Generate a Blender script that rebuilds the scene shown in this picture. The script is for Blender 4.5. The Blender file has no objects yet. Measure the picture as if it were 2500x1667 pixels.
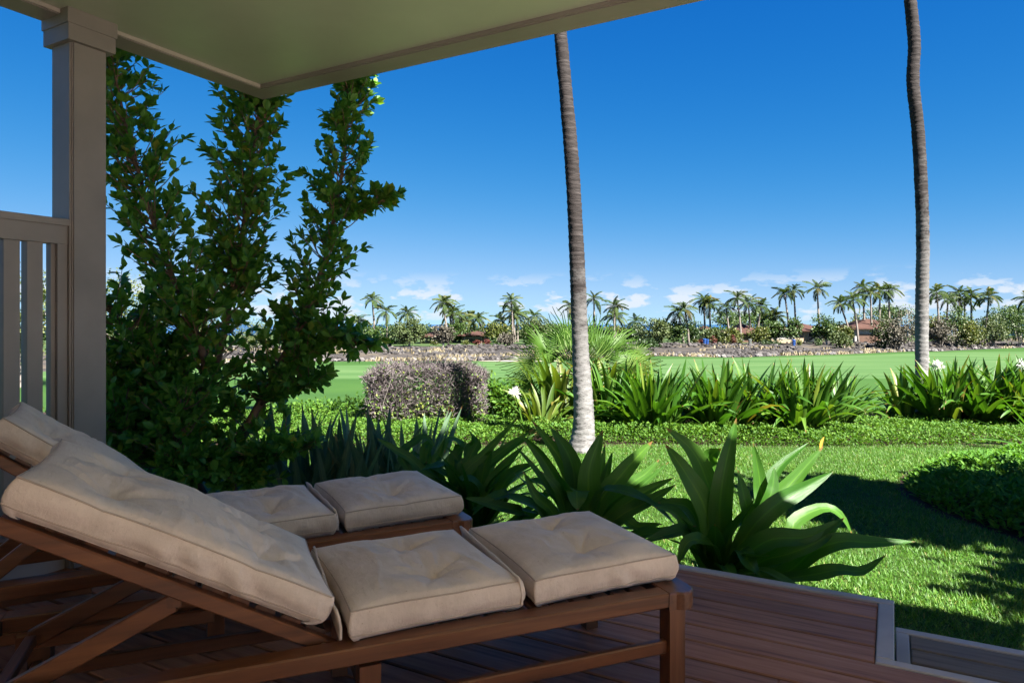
import bpy, bmesh, math, random
import numpy as np
from mathutils import Vector, Matrix, noise

random.seed(7)
rng = np.random.default_rng(11)
S = bpy.context.scene
COL = S.collection
R = math.radians

# ------------------------------------------------------------------ camera
FPX, HX, HY, EYE = 1680.0, 1250.0, 791.0, 1.22      # focal length, horizon, eye height over the deck
cam = bpy.data.cameras.new('camera')
cam.sensor_width = 36.0
cam.lens = 36.0 * FPX / 2500.0
cam.shift_y = -42.5 / 2500.0
cam.clip_start, cam.clip_end = 0.05, 30000.0
camo = bpy.data.objects.new('camera', cam)
COL.objects.link(camo)
camo.location = (0, 0, EYE)
camo.rotation_euler = (R(90), 0, 0)
S.camera = camo

# ------------------------------------------------------------------ sky and sun
SKY_STRENGTH, EXPOSURE = 0.05, 2.6
SKYN = 0.17       # brings the sky texture to the scale of the colour response below
SUN_AZ, SUN_EL = math.atan2(0.65, -0.76), R(49)
w = bpy.data.worlds.new('World')
S.world = w
w.use_nodes = True
nt = w.node_tree
nt.nodes.clear()
N = nt.nodes.new
L = nt.links.new
out = N('ShaderNodeOutputWorld')
bg = N('ShaderNodeBackground')
bg.inputs['Strength'].default_value = SKY_STRENGTH
sky = N('ShaderNodeTexSky')
sky.sky_type = 'NISHITA'
sky.sun_disc = False
sky.sun_elevation = SUN_EL
sky.sun_rotation = SUN_AZ
sky.altitude = 6000
sky.air_density = 1.0
sky.dust_density = 0.0
sky.ozone_density = 1.0
# film-like response of the sky colour: deep blue overhead, pale azure low down, the same all round
SKYK = SKY_STRENGTH * 2 ** EXPOSURE
spl = N('ShaderNodeSeparateColor'); cmbn = N('ShaderNodeCombineColor')
L(sky.outputs[0], spl.inputs[0])


def mnode(op, a, b=None):
    q = N('ShaderNodeMath'); q.operation = op
    for i, v in ((0, a), (1, b)):
        if v is None: continue
        if isinstance(v, (int, float)): q.inputs[i].default_value = v
        else: L(v, q.inputs[i])
    return q.outputs[0]


for ci, (ref, gain, gam, soft, post) in enumerate(((0.404, 0.30, 2.7, 1.8, 1.0), (0.65, 0.75, 1.12, 0.7, 1.0), (0.401, 0.62, 0.45, 0.2, 1.12))):
    x_ = mnode('MULTIPLY', mnode('POWER', mnode('MULTIPLY', spl.outputs[ci], SKYN / ref), gam), gain)
    x_ = mnode('DIVIDE', x_, mnode('ADD', mnode('MULTIPLY', x_, soft), 1.0))
    L(mnode('MULTIPLY', x_, post / SKYK), cmbn.inputs[ci])
# low trade-wind cumulus in the sky itself, a band above the horizon all the way round
tc = N('ShaderNodeTexCoord')
mp = N('ShaderNodeMapping')
mp.inputs['Location'].default_value = (1.2, 0.9, 0.35)
mp.inputs['Scale'].default_value = (17.0, 17.0, 44.0)
nz = N('ShaderNodeTexNoise')
nz.inputs['Scale'].default_value = 1.0
nz.inputs['Detail'].default_value = 7.0
nz.inputs['Roughness'].default_value = 0.55
L(tc.outputs['Generated'], mp.inputs['Vector'])
L(mp.outputs[0], nz.inputs['Vector'])
cr = N('ShaderNodeValToRGB')
cr.color_ramp.elements[0].position = 0.515
cr.color_ramp.elements[1].position = 0.575
L(nz.outputs['Fac'], cr.inputs[0])
sep = N('ShaderNodeSeparateXYZ')
L(tc.outputs['Generated'], sep.inputs[0])
band = N('ShaderNodeValToRGB')
b = band.color_ramp
b.elements[0].position = 0.0
b.elements[0].color = (0.2, 0.2, 0.2, 1)
b.elements[1].position = 0.075
b.elements[1].color = (0, 0, 0, 1)
e = b.elements.new(0.015); e.color = (0.75, 0.75, 0.75, 1)
e = b.elements.new(0.038); e.color = (0.85, 0.85, 0.85, 1)
L(sep.outputs['Z'], band.inputs[0])
mul = N('ShaderNodeMath'); mul.operation = 'MULTIPLY'
L(cr.outputs[0], mul.inputs[0]); L(band.outputs[0], mul.inputs[1])
mix = N('ShaderNodeMix'); mix.data_type = 'RGBA'
mix.inputs[7].default_value = (0.86 / SKYK, 0.92 / SKYK, 1.0 / SKYK, 1)
L(mul.outputs[0], mix.inputs[0]); L(cmbn.outputs[0], mix.inputs[6])
L(mix.outputs[2], bg.inputs['Color'])
L(bg.outputs[0], out.inputs['Surface'])

sd = bpy.data.lights.new('sun', 'SUN')
sd.energy = 4.8
sd.angle = R(0.53)
sd.color = (1.0, 0.95, 0.87)
suno = bpy.data.objects.new('sun', sd)
COL.objects.link(suno)
sdir = Vector((math.sin(SUN_AZ) * math.cos(SUN_EL), math.cos(SUN_AZ) * math.cos(SUN_EL), math.sin(SUN_EL)))
suno.rotation_euler = sdir.to_track_quat('Z', 'Y').to_euler()
suno.location = sdir * 60

S.view_settings.view_transform = 'Standard'
S.view_settings.look = 'None'
S.view_settings.exposure = EXPOSURE
S.view_settings.gamma = 1.0
S.view_settings.use_curve_mapping = False
S.render.engine = 'CYCLES'
S.cycles.use_denoising = True
S.cycles.max_bounces = 10
S.cycles.diffuse_bounces = 5
S.cycles.glossy_bounces = 3
S.cycles.transmission_bounces = 4
S.cycles.transparent_max_bounces = 4
S.cycles.caustics_reflective = False
S.cycles.caustics_refractive = False
S.cycles.sample_clamp_indirect = 6.0


# ------------------------------------------------------------------ helpers
def at(x, y, Y):
    """world point seen at photograph pixel (x, y) at distance Y in front of the camera"""
    return Vector(((x - HX) / FPX * Y, Y, EYE - (y - HY) / FPX * Y))


def on(x, y, z):
    """world point where pixel (x, y) meets the level z"""
    Y = FPX * (EYE - z) / (y - HY)
    return Vector(((x - HX) / FPX * Y, Y, z))


def tag(o, label=None, cat=None, group=None, kind=None):
    if label: o['label'] = label
    if cat: o['category'] = cat
    if group: o['group'] = group
    if kind: o['kind'] = kind
    return o


def link(name, me, parent=None, mat=None):
    o = bpy.data.objects.new(name, me)
    COL.objects.link(o)
    if parent is not None: o.parent = parent
    if mat is not None and me is not None and not me.materials: me.materials.append(mat)
    return o


def thing(name, loc=(0, 0, 0), rz=0.0):
    o = bpy.data.objects.new(name, None)
    o.empty_display_size = 0.1
    COL.objects.link(o)
    o.location = loc
    o.rotation_euler = (0, 0, rz)
    return o


def quick(name, V, F, mat=None, smooth=False, rnd=None, uv=None):
    """mesh from vertices and a list of polygons (or an equal-sided array)"""
    me = bpy.data.meshes.new(name)
    V = np.asarray(V, dtype=np.float32)
    if isinstance(F, np.ndarray):
        loops = F.ravel().astype(np.int32)
        lens = np.full(len(F), F.shape[1], dtype=np.int32)
    else:
        lens = np.array([len(f) for f in F], dtype=np.int32)
        loops = np.array([i for f in F for i in f], dtype=np.int32)
    starts = np.concatenate(([0], np.cumsum(lens)[:-1])).astype(np.int32)
    me.vertices.add(len(V)); me.vertices.foreach_set('co', V.ravel())
    me.loops.add(len(loops)); me.loops.foreach_set('vertex_index', loops)
    me.polygons.add(len(lens)); me.polygons.foreach_set('loop_start', starts)
    me.polygons.foreach_set('use_smooth', np.full(len(lens), smooth, dtype=bool))
    if rnd is not None:
        a = me.attributes.new('rnd', 'FLOAT', 'POINT')
        a.data.foreach_set('value', np.asarray(rnd, dtype=np.float32))
    if uv is not None:
        u = me.uv_layers.new(name='UVMap')
        u.data.foreach_set('uv', np.asarray(uv, dtype=np.float32)[loops].ravel())
    me.update(calc_edges=True)
    me.validate()
    if mat: me.materials.append(mat)
    return me


def unit(a):
    return a / np.maximum(np.linalg.norm(a, axis=-1, keepdims=True), 1e-9)


def cloud(name, tv, tf, P, D, NH, SC, mat, rnd=None, smooth=False, wide=None):
    """many copies of a small template (length along +y, face up +z) in ONE mesh"""
    P = np.asarray(P, float); n = len(P)
    y = unit(np.asarray(D, float)); nh = np.asarray(NH, float)
    x = unit(np.cross(y, nh)); z = np.cross(x, y)
    M = np.stack([x, y, z], axis=2)
    tv = np.asarray(tv, float)
    T = np.broadcast_to(tv, (n,) + tv.shape).copy()
    if wide is not None: T[:, :, 0] *= np.asarray(wide)[:, None]
    V = np.einsum('nij,nkj->nki', M, T) * np.asarray(SC, float)[:, None, None] + P[:, None, :]
    k = len(tv)
    loops = np.concatenate([np.array(f) for f in tf])
    lens = np.array([len(f) for f in tf])
    Lp = (loops[None] + (np.arange(n) * k)[:, None]).ravel().astype(np.int32)
    ln = np.tile(lens, n).astype(np.int32)
    st = np.concatenate(([0], np.cumsum(ln)[:-1])).astype(np.int32)
    me = bpy.data.meshes.new(name)
    me.vertices.add(n * k); me.vertices.foreach_set('co', V.astype(np.float32).ravel())
    me.loops.add(len(Lp)); me.loops.foreach_set('vertex_index', Lp)
    me.polygons.add(len(ln)); me.polygons.foreach_set('loop_start', st)
    me.polygons.foreach_set('use_smooth', np.full(len(ln), smooth, dtype=bool))
    if rnd is None: rnd = rng.random(n)
    a = me.attributes.new('rnd', 'FLOAT', 'POINT')
    a.data.foreach_set('value', np.repeat(np.asarray(rnd, dtype=np.float32), k))
    me.update(calc_edges=True)
    if mat: me.materials.append(mat)
    return me


def box_data(x0, x1, y0, y1, z0, z1, c=0.0):
    """box, top edges chamfered by c"""
    if c <= 0:
        V = [(x0, y0, z0), (x1, y0, z0), (x1, y1, z0), (x0, y1, z0), (x0, y0, z1), (x1, y0, z1), (x1, y1, z1), (x0, y1, z1)]
        F = [(0, 3, 2, 1), (4, 5, 6, 7), (0, 1, 5, 4), (1, 2, 6, 5), (2, 3, 7, 6), (3, 0, 4, 7)]
        return V, F
    V = [(x0, y0, z0), (x1, y0, z0), (x1, y1, z0), (x0, y1, z0),
         (x0, y0, z1 - c), (x1, y0, z1 - c), (x1, y1, z1 - c), (x0, y1, z1 - c),
         (x0 + c, y0 + c, z1), (x1 - c, y0 + c, z1), (x1 - c, y1 - c, z1), (x0 + c, y1 - c, z1)]
    F = [(0, 3, 2, 1), (8, 9, 10, 11), (0, 1, 5, 4), (1, 2, 6, 5), (2, 3, 7, 6), (3, 0, 4, 7),
         (4, 5, 9, 8), (5, 6, 10, 9), (6, 7, 11, 10), (7, 4, 8, 11)]
    return V, F


def box(name, b, mat, parent=None, c=0.0):
    V, F = box_data(*b, c=c)
    return link(name, quick(name, V, F, mat), parent)


def beam_between(name, p, q, w, h, mat, parent=None, up=(0, 0, 1), bevel=0.004):
    """square timber from p to q, w across, h along 'up'"""
    p = Vector(p); q = Vector(q); d = (q - p).normalized()
    s = d.cross(Vector(up)).normalized(); u = s.cross(d)
    V = []
    c = bevel
    prof = [(-w/2+c, -h/2), (w/2-c, -h/2), (w/2, -h/2+c), (w/2, h/2-c), (w/2-c, h/2), (-w/2+c, h/2), (-w/2, h/2-c), (-w/2, -h/2+c)]
    for a in (p, q):
        V += [tuple(a + s * i + u * j) for i, j in prof]
    F = [(k, (k+1) % 8, 8+(k+1) % 8, 8+k) for k in range(8)] + [tuple(range(7, -1, -1)), tuple(range(8, 16))]
    return link(name, quick(name, V, F, mat), parent)


def tube_data(path, rad, sides=8, cap=True, bump=None):
    P = np.asarray(path, float); n = len(P)
    T = np.zeros_like(P)
    T[1:-1] = P[2:] - P[:-2]; T[0] = P[1] - P[0]; T[-1] = P[-1] - P[-2]
    T = unit(T)
    ref = np.array([0.0, 1.0, 0.0]) if abs(T[0][1]) < 0.9 else np.array([1.0, 0, 0])
    A = unit(np.cross(T, ref)); B = np.cross(T, A)
    th = np.linspace(0, 2 * np.pi, sides, endpoint=False)
    rr = np.asarray(rad, float)[:, None] * np.ones((1, sides))
    if bump is not None: rr = rr * bump
    V = P[:, None] + (A[:, None] * np.cos(th)[None, :, None] + B[:, None] * np.sin(th)[None, :, None]) * rr[:, :, None]
    i = np.arange(n - 1)[:, None] * sides; j = np.arange(sides)[None]
    F = np.stack([i + j, i + (j + 1) % sides, i + sides + (j + 1) % sides, i + sides + j], axis=2).reshape(-1, 4).tolist()
    if cap:
        F.append(tuple(range(sides - 1, -1, -1))); F.append(tuple(range((n - 1) * sides, n * sides)))
    return V.reshape(-1, 3), F


def merge(parts):
    V, F, o = [], [], 0
    for v, f in parts:
        v = np.asarray(v)
        V.append(v)
        F += [tuple(int(i) + o for i in q) for q in f]
        o += len(v)
    return np.concatenate(V), F


def curve_pts(ctrl, n):
    """Catmull-Rom through control points"""
    c = np.asarray([tuple(p) for p in ctrl], float)
    c = np.vstack([2 * c[0] - c[1], c, 2 * c[-1] - c[-2]])
    m = len(c) - 3
    out = []
    for t in np.linspace(0, m - 1e-6, n):
        i = int(t); f = t - i
        p0, p1, p2, p3 = c[i], c[i+1], c[i+2], c[i+3]
        out.append(0.5 * ((2*p1) + (-p0+p2)*f + (2*p0-5*p1+4*p2-p3)*f*f + (-p0+3*p1-3*p2+p3)*f**3))
    return np.array(out)


# ------------------------------------------------------------------ materials
def mat_new(name):
    m = bpy.data.materials.new(name)
    m.use_nodes = True
    t = m.node_tree
    p = t.nodes['Principled BSDF']
    return m, t, p


def ramp(t, stops, fac):
    r = t.nodes.new('ShaderNodeValToRGB')
    el = r.color_ramp.elements
    el[0].position, el[0].color = stops[0][0], (*stops[0][1], 1)
    el[1].position, el[1].color = stops[-1][0], (*stops[-1][1], 1)
    for p, c in stops[1:-1]:
        e = el.new(p); e.color = (*c, 1)
    t.links.new(fac, r.inputs[0])
    return r.outputs[0]


def noise_node(t, scale, vec=None, detail=4, rough=0.55, stretch=None):
    n = t.nodes.new('ShaderNodeTexNoise')
    n.inputs['Scale'].default_value = scale
    n.inputs['Detail'].default_value = detail
    n.inputs['Roughness'].default_value = rough
    if vec is None:
        vec = t.nodes.new('ShaderNodeTexCoord').outputs['Object']
    if stretch:
        m = t.nodes.new('ShaderNodeMapping')
        m.inputs['Scale'].default_value = stretch
        t.links.new(vec, m.inputs['Vector']); vec = m.outputs[0]
    t.links.new(vec, n.inputs['Vector'])
    return n.outputs['Fac']


def mixc(t, fac, a, b, mode='MIX'):
    m = t.nodes.new('ShaderNodeMix'); m.data_type = 'RGBA'; m.blend_type = mode
    if isinstance(fac, (int, float)): m.inputs[0].default_value = fac
    else: t.links.new(fac, m.inputs[0])
    for i, c in ((6, a), (7, b)):
        if isinstance(c, tuple): m.inputs[i].default_value = (*c, 1)
        else: t.links.new(c, m.inputs[i])
    return m.outputs[2]


def math_node(t, op, a, b=None, clamp=False):
    m = t.nodes.new('ShaderNodeMath'); m.operation = op; m.use_clamp = clamp
    for i, c in ((0, a), (1, b)):
        if c is None: continue
        if isinstance(c, (int, float)): m.inputs[i].default_value = c
        else: t.links.new(c, m.inputs[i])
    return m.outputs[0]


def bump(t, p, h, strength=0.3, dist=0.01):
    b = t.nodes.new('ShaderNodeBump')
    b.inputs['Strength'].default_value = strength
    b.inputs['Distance'].default_value = dist
    t.links.new(h, b.inputs['Height'])
    t.links.new(b.outputs[0], p.inputs['Normal'])


SUNK = {k: 0.47 for k in ('sunlit_strap_leaf lime_strap_leaf fan_palm_leaf ground_cover_leaf lawn_blade far_leaf_dark far_leaf_green far_leaf_olive far_leaf_yellow_green far_twig_grey far_leaf_red acacia_leaf coconut_frond dry_grass hedge_twig hedge_leaf lava_stone').split()}
SUNK.update({'sunlit_strap_leaf': 0.72, 'lawn_blade': 0.62, 'ground_cover_leaf': 0.62, 'lime_strap_leaf': 0.55, 'fan_palm_leaf': 0.66, 'far_leaf_green': 0.55, 'far_leaf_olive': 0.5, 'broad_strap_leaf': 1.05, 'hedge_leaf': 0.95, 'coconut_frond': 0.42})


def leaf_mat(name, stops, trans=0.3, rough=0.42, spec=0.4, src='rnd', veins=False, tcol=None):
    """leaf: varied colour per leaf, waxy top, some light through it"""
    m, t, p = mat_new(name)
    stops = [(q, tuple(v * SUNK.get(name, 1.0) for v in c_)) for q, c_ in stops]
    if src == 'rnd':
        a = t.nodes.new('ShaderNodeAttribute'); a.attribute_name = 'rnd'; fac = a.outputs['Fac']
    else:
        fac = t.nodes.new('ShaderNodeObjectInfo').outputs['Random']
    c = ramp(t, stops, fac)
    if veins:
        uv = t.nodes.new('ShaderNodeUVMap').outputs[0]
        sx = t.nodes.new('ShaderNodeSeparateXYZ'); t.links.new(uv, sx.inputs[0])
        mid = math_node(t, 'ABSOLUTE', math_node(t, 'SUBTRACT', sx.outputs['X'], 0.5))
        line = math_node(t, 'SUBTRACT', 1.0, math_node(t, 'MULTIPLY', mid, 14.0), clamp=True)
        st = noise_node(t, 3.0, uv, detail=3, stretch=(14.0, 0.7, 1.0))
        c = mixc(t, math_node(t, 'MULTIPLY', st, 0.8), c, mixc(t, 1.0, c, (0.3, 0.42, 0.3), 'MULTIPLY'))
        c = mixc(t, math_node(t, 'MULTIPLY', line, 0.6), c, mixc(t, 1.0, c, (2.1, 1.8, 1.3), 'MULTIPLY'))
        tipf = math_node(t, 'MULTIPLY', math_node(t, 'SUBTRACT', math_node(t, 'ADD', sx.outputs['Y'], math_node(t, 'MULTIPLY', fac, 0.05)), 0.985), 40.0, clamp=True)
        c = mixc(t, tipf, c, (0.20, 0.10, 0.035))
        base = math_node(t, 'SUBTRACT', 1.0, math_node(t, 'MULTIPLY', sx.outputs['Y'], 3.2), clamp=True)
        c = mixc(t, math_node(t, 'MULTIPLY', base, 0.5), c, (0.16, 0.22, 0.04))
        bump(t, p, st, 0.25, 0.006)
    t.links.new(c, p.inputs['Base Color'])
    p.inputs['Roughness'].default_value = rough
    p.inputs['Specular IOR Level'].default_value = spec
    tr = t.nodes.new('ShaderNodeBsdfTranslucent')
    tcn = mixc(t, 1.0, c, tcol or (1.5, 1.55, 0.55), 'MULTIPLY')
    t.links.new(tcn, tr.inputs['Color'])
    ms = t.nodes.new('ShaderNodeMixShader'); ms.inputs[0].default_value = trans
    t.links.new(p.outputs[0], ms.inputs[1]); t.links.new(tr.outputs[0], ms.inputs[2])
    t.links.new(ms.outputs[0], t.nodes['Material Output'].inputs['Surface'])
    return m


def paint_mat(name, col, var=0.12, rough=0.5, grime=0.25):
    m, t, p = mat_new(name)
    n1 = noise_node(t, 1.7, detail=5)
    n2 = noise_node(t, 26.0, detail=4, stretch=(1, 1, 0.25))
    d = tuple(x * (1 - grime) for x in col); h = tuple(min(1, x * (1 + var)) for x in col)
    c = ramp(t, [(0.3, d), (0.55, col), (0.8, h)], n1)
    c = mixc(t, math_node(t, 'MULTIPLY', n2, 0.25), c, d)
    t.links.new(c, p.inputs['Base Color'])
    p.inputs['Roughness'].default_value = rough
    bump(t, p, n2, 0.08, 0.003)
    return m


def wood_mat(name, a, b, cdark, rough=0.4, spec=0.5, axis='x', grain=1.0, rvar=0.15):
    """timber with grain along one object axis, tinted per object"""
    m, t, p = mat_new(name)
    oc = t.nodes.new('ShaderNodeTexCoord').outputs['Object']
    oi = t.nodes.new('ShaderNodeObjectInfo')
    add = t.nodes.new('ShaderNodeVectorMath'); add.operation = 'ADD'
    sc = t.nodes.new('ShaderNodeVectorMath'); sc.operation = 'SCALE'; sc.inputs['Scale'].default_value = 1.0
    cmb = t.nodes.new('ShaderNodeCombineXYZ')
    rr = math_node(t, 'MULTIPLY', oi.outputs['Random'], 37.0)
    for i in range(3): t.links.new(rr, cmb.inputs[i])
    t.links.new(oc, add.inputs[0]); t.links.new(cmb.outputs[0], add.inputs[1])
    st = {'x': (1.6, 26, 26), 'y': (26, 1.6, 26), 'z': (26, 26, 1.6)}[axis]
    n1 = noise_node(t, 1.3 * grain, add.outputs[0], detail=6, rough=0.6, stretch=st)
    n2 = noise_node(t, 6.0 * grain, add.outputs[0], detail=4, rough=0.65, stretch=st)
    n3 = noise_node(t, 2.2, add.outputs[0], detail=3)
    c = ramp(t, [(0.28, cdark), (0.5, a), (0.75, b)], n1)
    c = mixc(t, math_node(t, 'MULTIPLY', n2, 0.5), c, cdark)
    tint = ramp(t, [(0.0, (0.72, 0.72, 0.76)), (0.5, (1, 1, 1)), (1.0, (1.22, 1.12, 1.0))], oi.outputs['Random'])
    c = mixc(t, 1.0, c, tint, 'MULTIPLY')
    c = mixc(t, math_node(t, 'MULTIPLY', n3, 0.3), c, mixc(t, 1.0, c, (0.6, 0.62, 0.7), 'MULTIPLY'))
    t.links.new(c, p.inputs['Base Color'])
    r = math_node(t, 'ADD', math_node(t, 'MULTIPLY', n3, rvar * 2), rough - rvar)
    t.links.new(r, p.inputs['Roughness'])
    p.inputs['Specular IOR Level'].default_value = spec
    bump(t, p, n2, 0.18, 0.002)
    return m


M = {}
M['taupe'] = paint_mat('taupe_paint', (0.262, 0.223, 0.213), rough=0.5)
M['trim'] = paint_mat('border_paint', (0.46, 0.39, 0.365), rough=0.55, grime=0.35)
M['ceiling'] = paint_mat('ceiling_bounce_tint', (0.43, 0.465, 0.36), rough=0.33, grime=0.12)  # green light bounced off the lawn is mixed into this pale colour
M['deck'] = wood_mat('deck_wood', (0.39, 0.185, 0.12), (0.50, 0.265, 0.18), (0.18, 0.08, 0.055), rough=0.55, spec=0.14)
M['step'] = wood_mat('step_wood', (0.17, 0.135, 0.11), (0.23, 0.18, 0.145), (0.09, 0.07, 0.06), rough=0.65, spec=0.2)
M['teak'] = wood_mat('lounger_teak', (0.175, 0.062, 0.026), (0.26, 0.10, 0.04), (0.075, 0.027, 0.013), rough=0.36, spec=0.5)
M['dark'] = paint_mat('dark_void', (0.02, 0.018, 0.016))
M['brass'] = mat_new('bolt_metal')[0]
_p = M['brass'].node_tree.nodes['Principled BSDF']
_p.inputs['Metallic'].default_value = 1.0; _p.inputs['Roughness'].default_value = 0.45
_p.inputs['Base Color'].default_value = (0.42, 0.36, 0.27, 1)

# canvas
m, t, p = mat_new('cushion_canvas')
oc = t.nodes.new('ShaderNodeTexCoord').outputs['Object']
n1 = noise_node(t, 3.2, oc, detail=5)
n2 = noise_node(t, 420.0, oc, detail=2, stretch=(1, 0.35, 1))
n4 = noise_node(t, 11.0, oc, detail=6, rough=0.65)
n3 = noise_node(t, 90.0, oc, detail=2)
c = ramp(t, [(0.3, (0.61, 0.48, 0.41)), (0.5, (0.74, 0.595, 0.515)), (0.72, (0.80, 0.655, 0.575))], n1)
spk = ramp(t, [(0.70, (1, 1, 1)), (0.76, (0.74, 0.68, 0.62))], n3)
c = mixc(t, 1.0, c, spk, 'MULTIPLY')
c = mixc(t, ramp(t, [(0.48, (0, 0, 0)), (0.8, (0.5, 0.5, 0.5))], n4), c, (0.44, 0.335, 0.27))
c = mixc(t, math_node(t, 'MULTIPLY', n2, 0.22), c, (0.27, 0.215, 0.165))
t.links.new(c, p.inputs['Base Color'])
p.inputs['Roughness'].default_value = 0.85
p.inputs['Specular IOR Level'].default_value = 0.2
p.inputs['Sheen Weight'].default_value = 0.12
n5 = noise_node(t, 16.0, oc, detail=4, rough=0.6, stretch=(1.6, 0.5, 1))
rid = math_node(t, 'ABSOLUTE', math_node(t, 'SUBTRACT', n5, 0.5))
bump(t, p, math_node(t, 'ADD', math_node(t, 'MULTIPLY', rid, -1.0), math_node(t, 'MULTIPLY', n2, 0.06)), 0.5, 0.014)
M['canvas'] = m
M['piping'] = paint_mat('cushion_seam', (0.50, 0.385, 0.315), rough=0.85)

M['tree_leaf'] = leaf_mat('shrub_leaf', [(0, (0.065, 0.175, 0.022)), (0.6, (0.115, 0.25, 0.034)), (0.92, (0.17, 0.31, 0.045)), (1, (0.24, 0.24, 0.03))], trans=0.36, rough=0.42, spec=0.4)
M['tree_leaf_o'] = leaf_mat('shrub_leaf_single', [(0, (0.065, 0.175, 0.022)), (0.6, (0.115, 0.25, 0.034)), (0.92, (0.17, 0.31, 0.045)), (1, (0.24, 0.24, 0.03))], trans=0.36, rough=0.42, spec=0.4, src='obj')
M['crinum_near'] = leaf_mat('broad_strap_leaf', [(0, (0.036, 0.115, 0.012)), (0.6, (0.055, 0.15, 0.016)), (1, (0.085, 0.19, 0.024))], trans=0.34, rough=0.4, spec=0.32, src='obj', veins=True)
M['crinum_mid'] = leaf_mat('sunlit_strap_leaf', [(0, (0.05, 0.15, 0.016)), (0.5, (0.085, 0.21, 0.022)), (0.9, (0.14, 0.26, 0.03)), (0.98, (0.24, 0.29, 0.045)), (1, (0.36, 0.25, 0.06))], trans=0.28, rough=0.42, spec=0.4, src='obj', veins=True)
M['crinum_lime'] = leaf_mat('lime_strap_leaf', [(0, (0.10, 0.20, 0.025)), (0.5, (0.17, 0.27, 0.035)), (0.9, (0.27, 0.32, 0.05)), (1, (0.42, 0.34, 0.07))], trans=0.3, rough=0.45, spec=0.4, src='obj', veins=True)
M['grey_strap'] = leaf_mat('grey_green_strap_leaf', [(0, (0.085, 0.155, 0.09)), (0.6, (0.135, 0.21, 0.13)), (0.94, (0.19, 0.26, 0.17)), (1, (0.30, 0.23, 0.10))], trans=0.15, rough=0.55, spec=0.3, src='obj', veins=True, tcol=(1.2, 1.3, 0.8))
M['fan'] = leaf_mat('fan_palm_leaf', [(0, (0.065, 0.155, 0.02)), (0.6, (0.105, 0.21, 0.03)), (1, (0.17, 0.26, 0.05))], trans=0.3, rough=0.5, spec=0.25, src='obj')
M['cover'] = leaf_mat('ground_cover_leaf', [(0, (0.055, 0.15, 0.018)), (0.55, (0.095, 0.22, 0.024)), (1, (0.16, 0.29, 0.035))], trans=0.3, rough=0.6, spec=0.2)
M['cover_dark'] = leaf_mat('long_ground_cover_leaf', [(0, (0.045, 0.125, 0.016)), (0.6, (0.07, 0.175, 0.022)), (1, (0.11, 0.22, 0.03))], trans=0.3, rough=0.65, spec=0.15)
M['blade'] = leaf_mat('lawn_blade', [(0, (0.055, 0.165, 0.016)), (0.5, (0.092, 0.24, 0.024)), (0.9, (0.15, 0.31, 0.038)), (1, (0.33, 0.32, 0.11))], trans=0.28, rough=0.5, spec=0.3)
M['far_dark'] = leaf_mat('far_leaf_dark', [(0, (0.022, 0.06, 0.014)), (0.6, (0.045, 0.095, 0.022)), (1, (0.075, 0.13, 0.03))], trans=0.15, rough=0.5)
M['far_mid'] = leaf_mat('far_leaf_green', [(0, (0.045, 0.10, 0.02)), (0.6, (0.08, 0.15, 0.03)), (1, (0.13, 0.19, 0.045))], trans=0.2, rough=0.5)
M['far_olive'] = leaf_mat('far_leaf_olive', [(0, (0.065, 0.105, 0.03)), (0.6, (0.11, 0.16, 0.045)), (1, (0.17, 0.215, 0.065))], trans=0.15, rough=0.6)
M['far_yellow'] = leaf_mat('far_leaf_yellow_green', [(0, (0.085, 0.13, 0.025)), (0.6, (0.16, 0.20, 0.04)), (1, (0.26, 0.26, 0.06))], trans=0.2, rough=0.5)
M['far_grey'] = leaf_mat('far_twig_grey', [(0, (0.11, 0.10, 0.075)), (0.6, (0.185, 0.165, 0.125)), (1, (0.25, 0.225, 0.17))], trans=0.05, rough=0.8)
M['far_red'] = leaf_mat('far_leaf_red', [(0, (0.12, 0.02, 0.02)), (0.6, (0.2, 0.035, 0.03)), (1, (0.22, 0.1, 0.03))], trans=0.15, rough=0.6)
M['far_acacia'] = leaf_mat('acacia_leaf', [(0, (0.10, 0.15, 0.04)), (0.6, (0.17, 0.22, 0.065)), (1, (0.25, 0.28, 0.10))], trans=0.25, rough=0.55)
M['frond'] = leaf_mat('coconut_frond', [(0, (0.055, 0.105, 0.028)), (0.6, (0.09, 0.15, 0.035)), (0.9, (0.15, 0.19, 0.05)), (1, (0.22, 0.19, 0.06))], trans=0.25, rough=0.6, spec=0.15, src='obj')
M['dry'] = leaf_mat('dry_grass', [(0, (0.30, 0.24, 0.13)), (0.6, (0.46, 0.38, 0.23)), (1, (0.58, 0.50, 0.33))], trans=0.15, rough=0.8)
M['twig'] = leaf_mat('hedge_twig', [(0, (0.10, 0.072, 0.07)), (0.5, (0.195, 0.158, 0.162)), (1, (0.33, 0.285, 0.29))], trans=0.0, rough=0.8, spec=0.2)
M['hedge_leaf'] = leaf_mat('hedge_leaf', [(0, (0.05, 0.11, 0.02)), (0.6, (0.10, 0.17, 0.03)), (1, (0.22, 0.24, 0.05))], trans=0.25, rough=0.5)
M['petal'] = leaf_mat('white_petal', [(0, (0.72, 0.72, 0.68)), (1, (0.85, 0.85, 0.80))], trans=0.3, rough=0.6, tcol=(1, 1, 0.95))
M['yellow_leaf'] = leaf_mat('withered_yellow_leaf', [(0, (0.55, 0.33, 0.05)), (1, (0.6, 0.36, 0.06))], trans=0.3, rough=0.6, tcol=(1, 0.9, 0.5))


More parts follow.
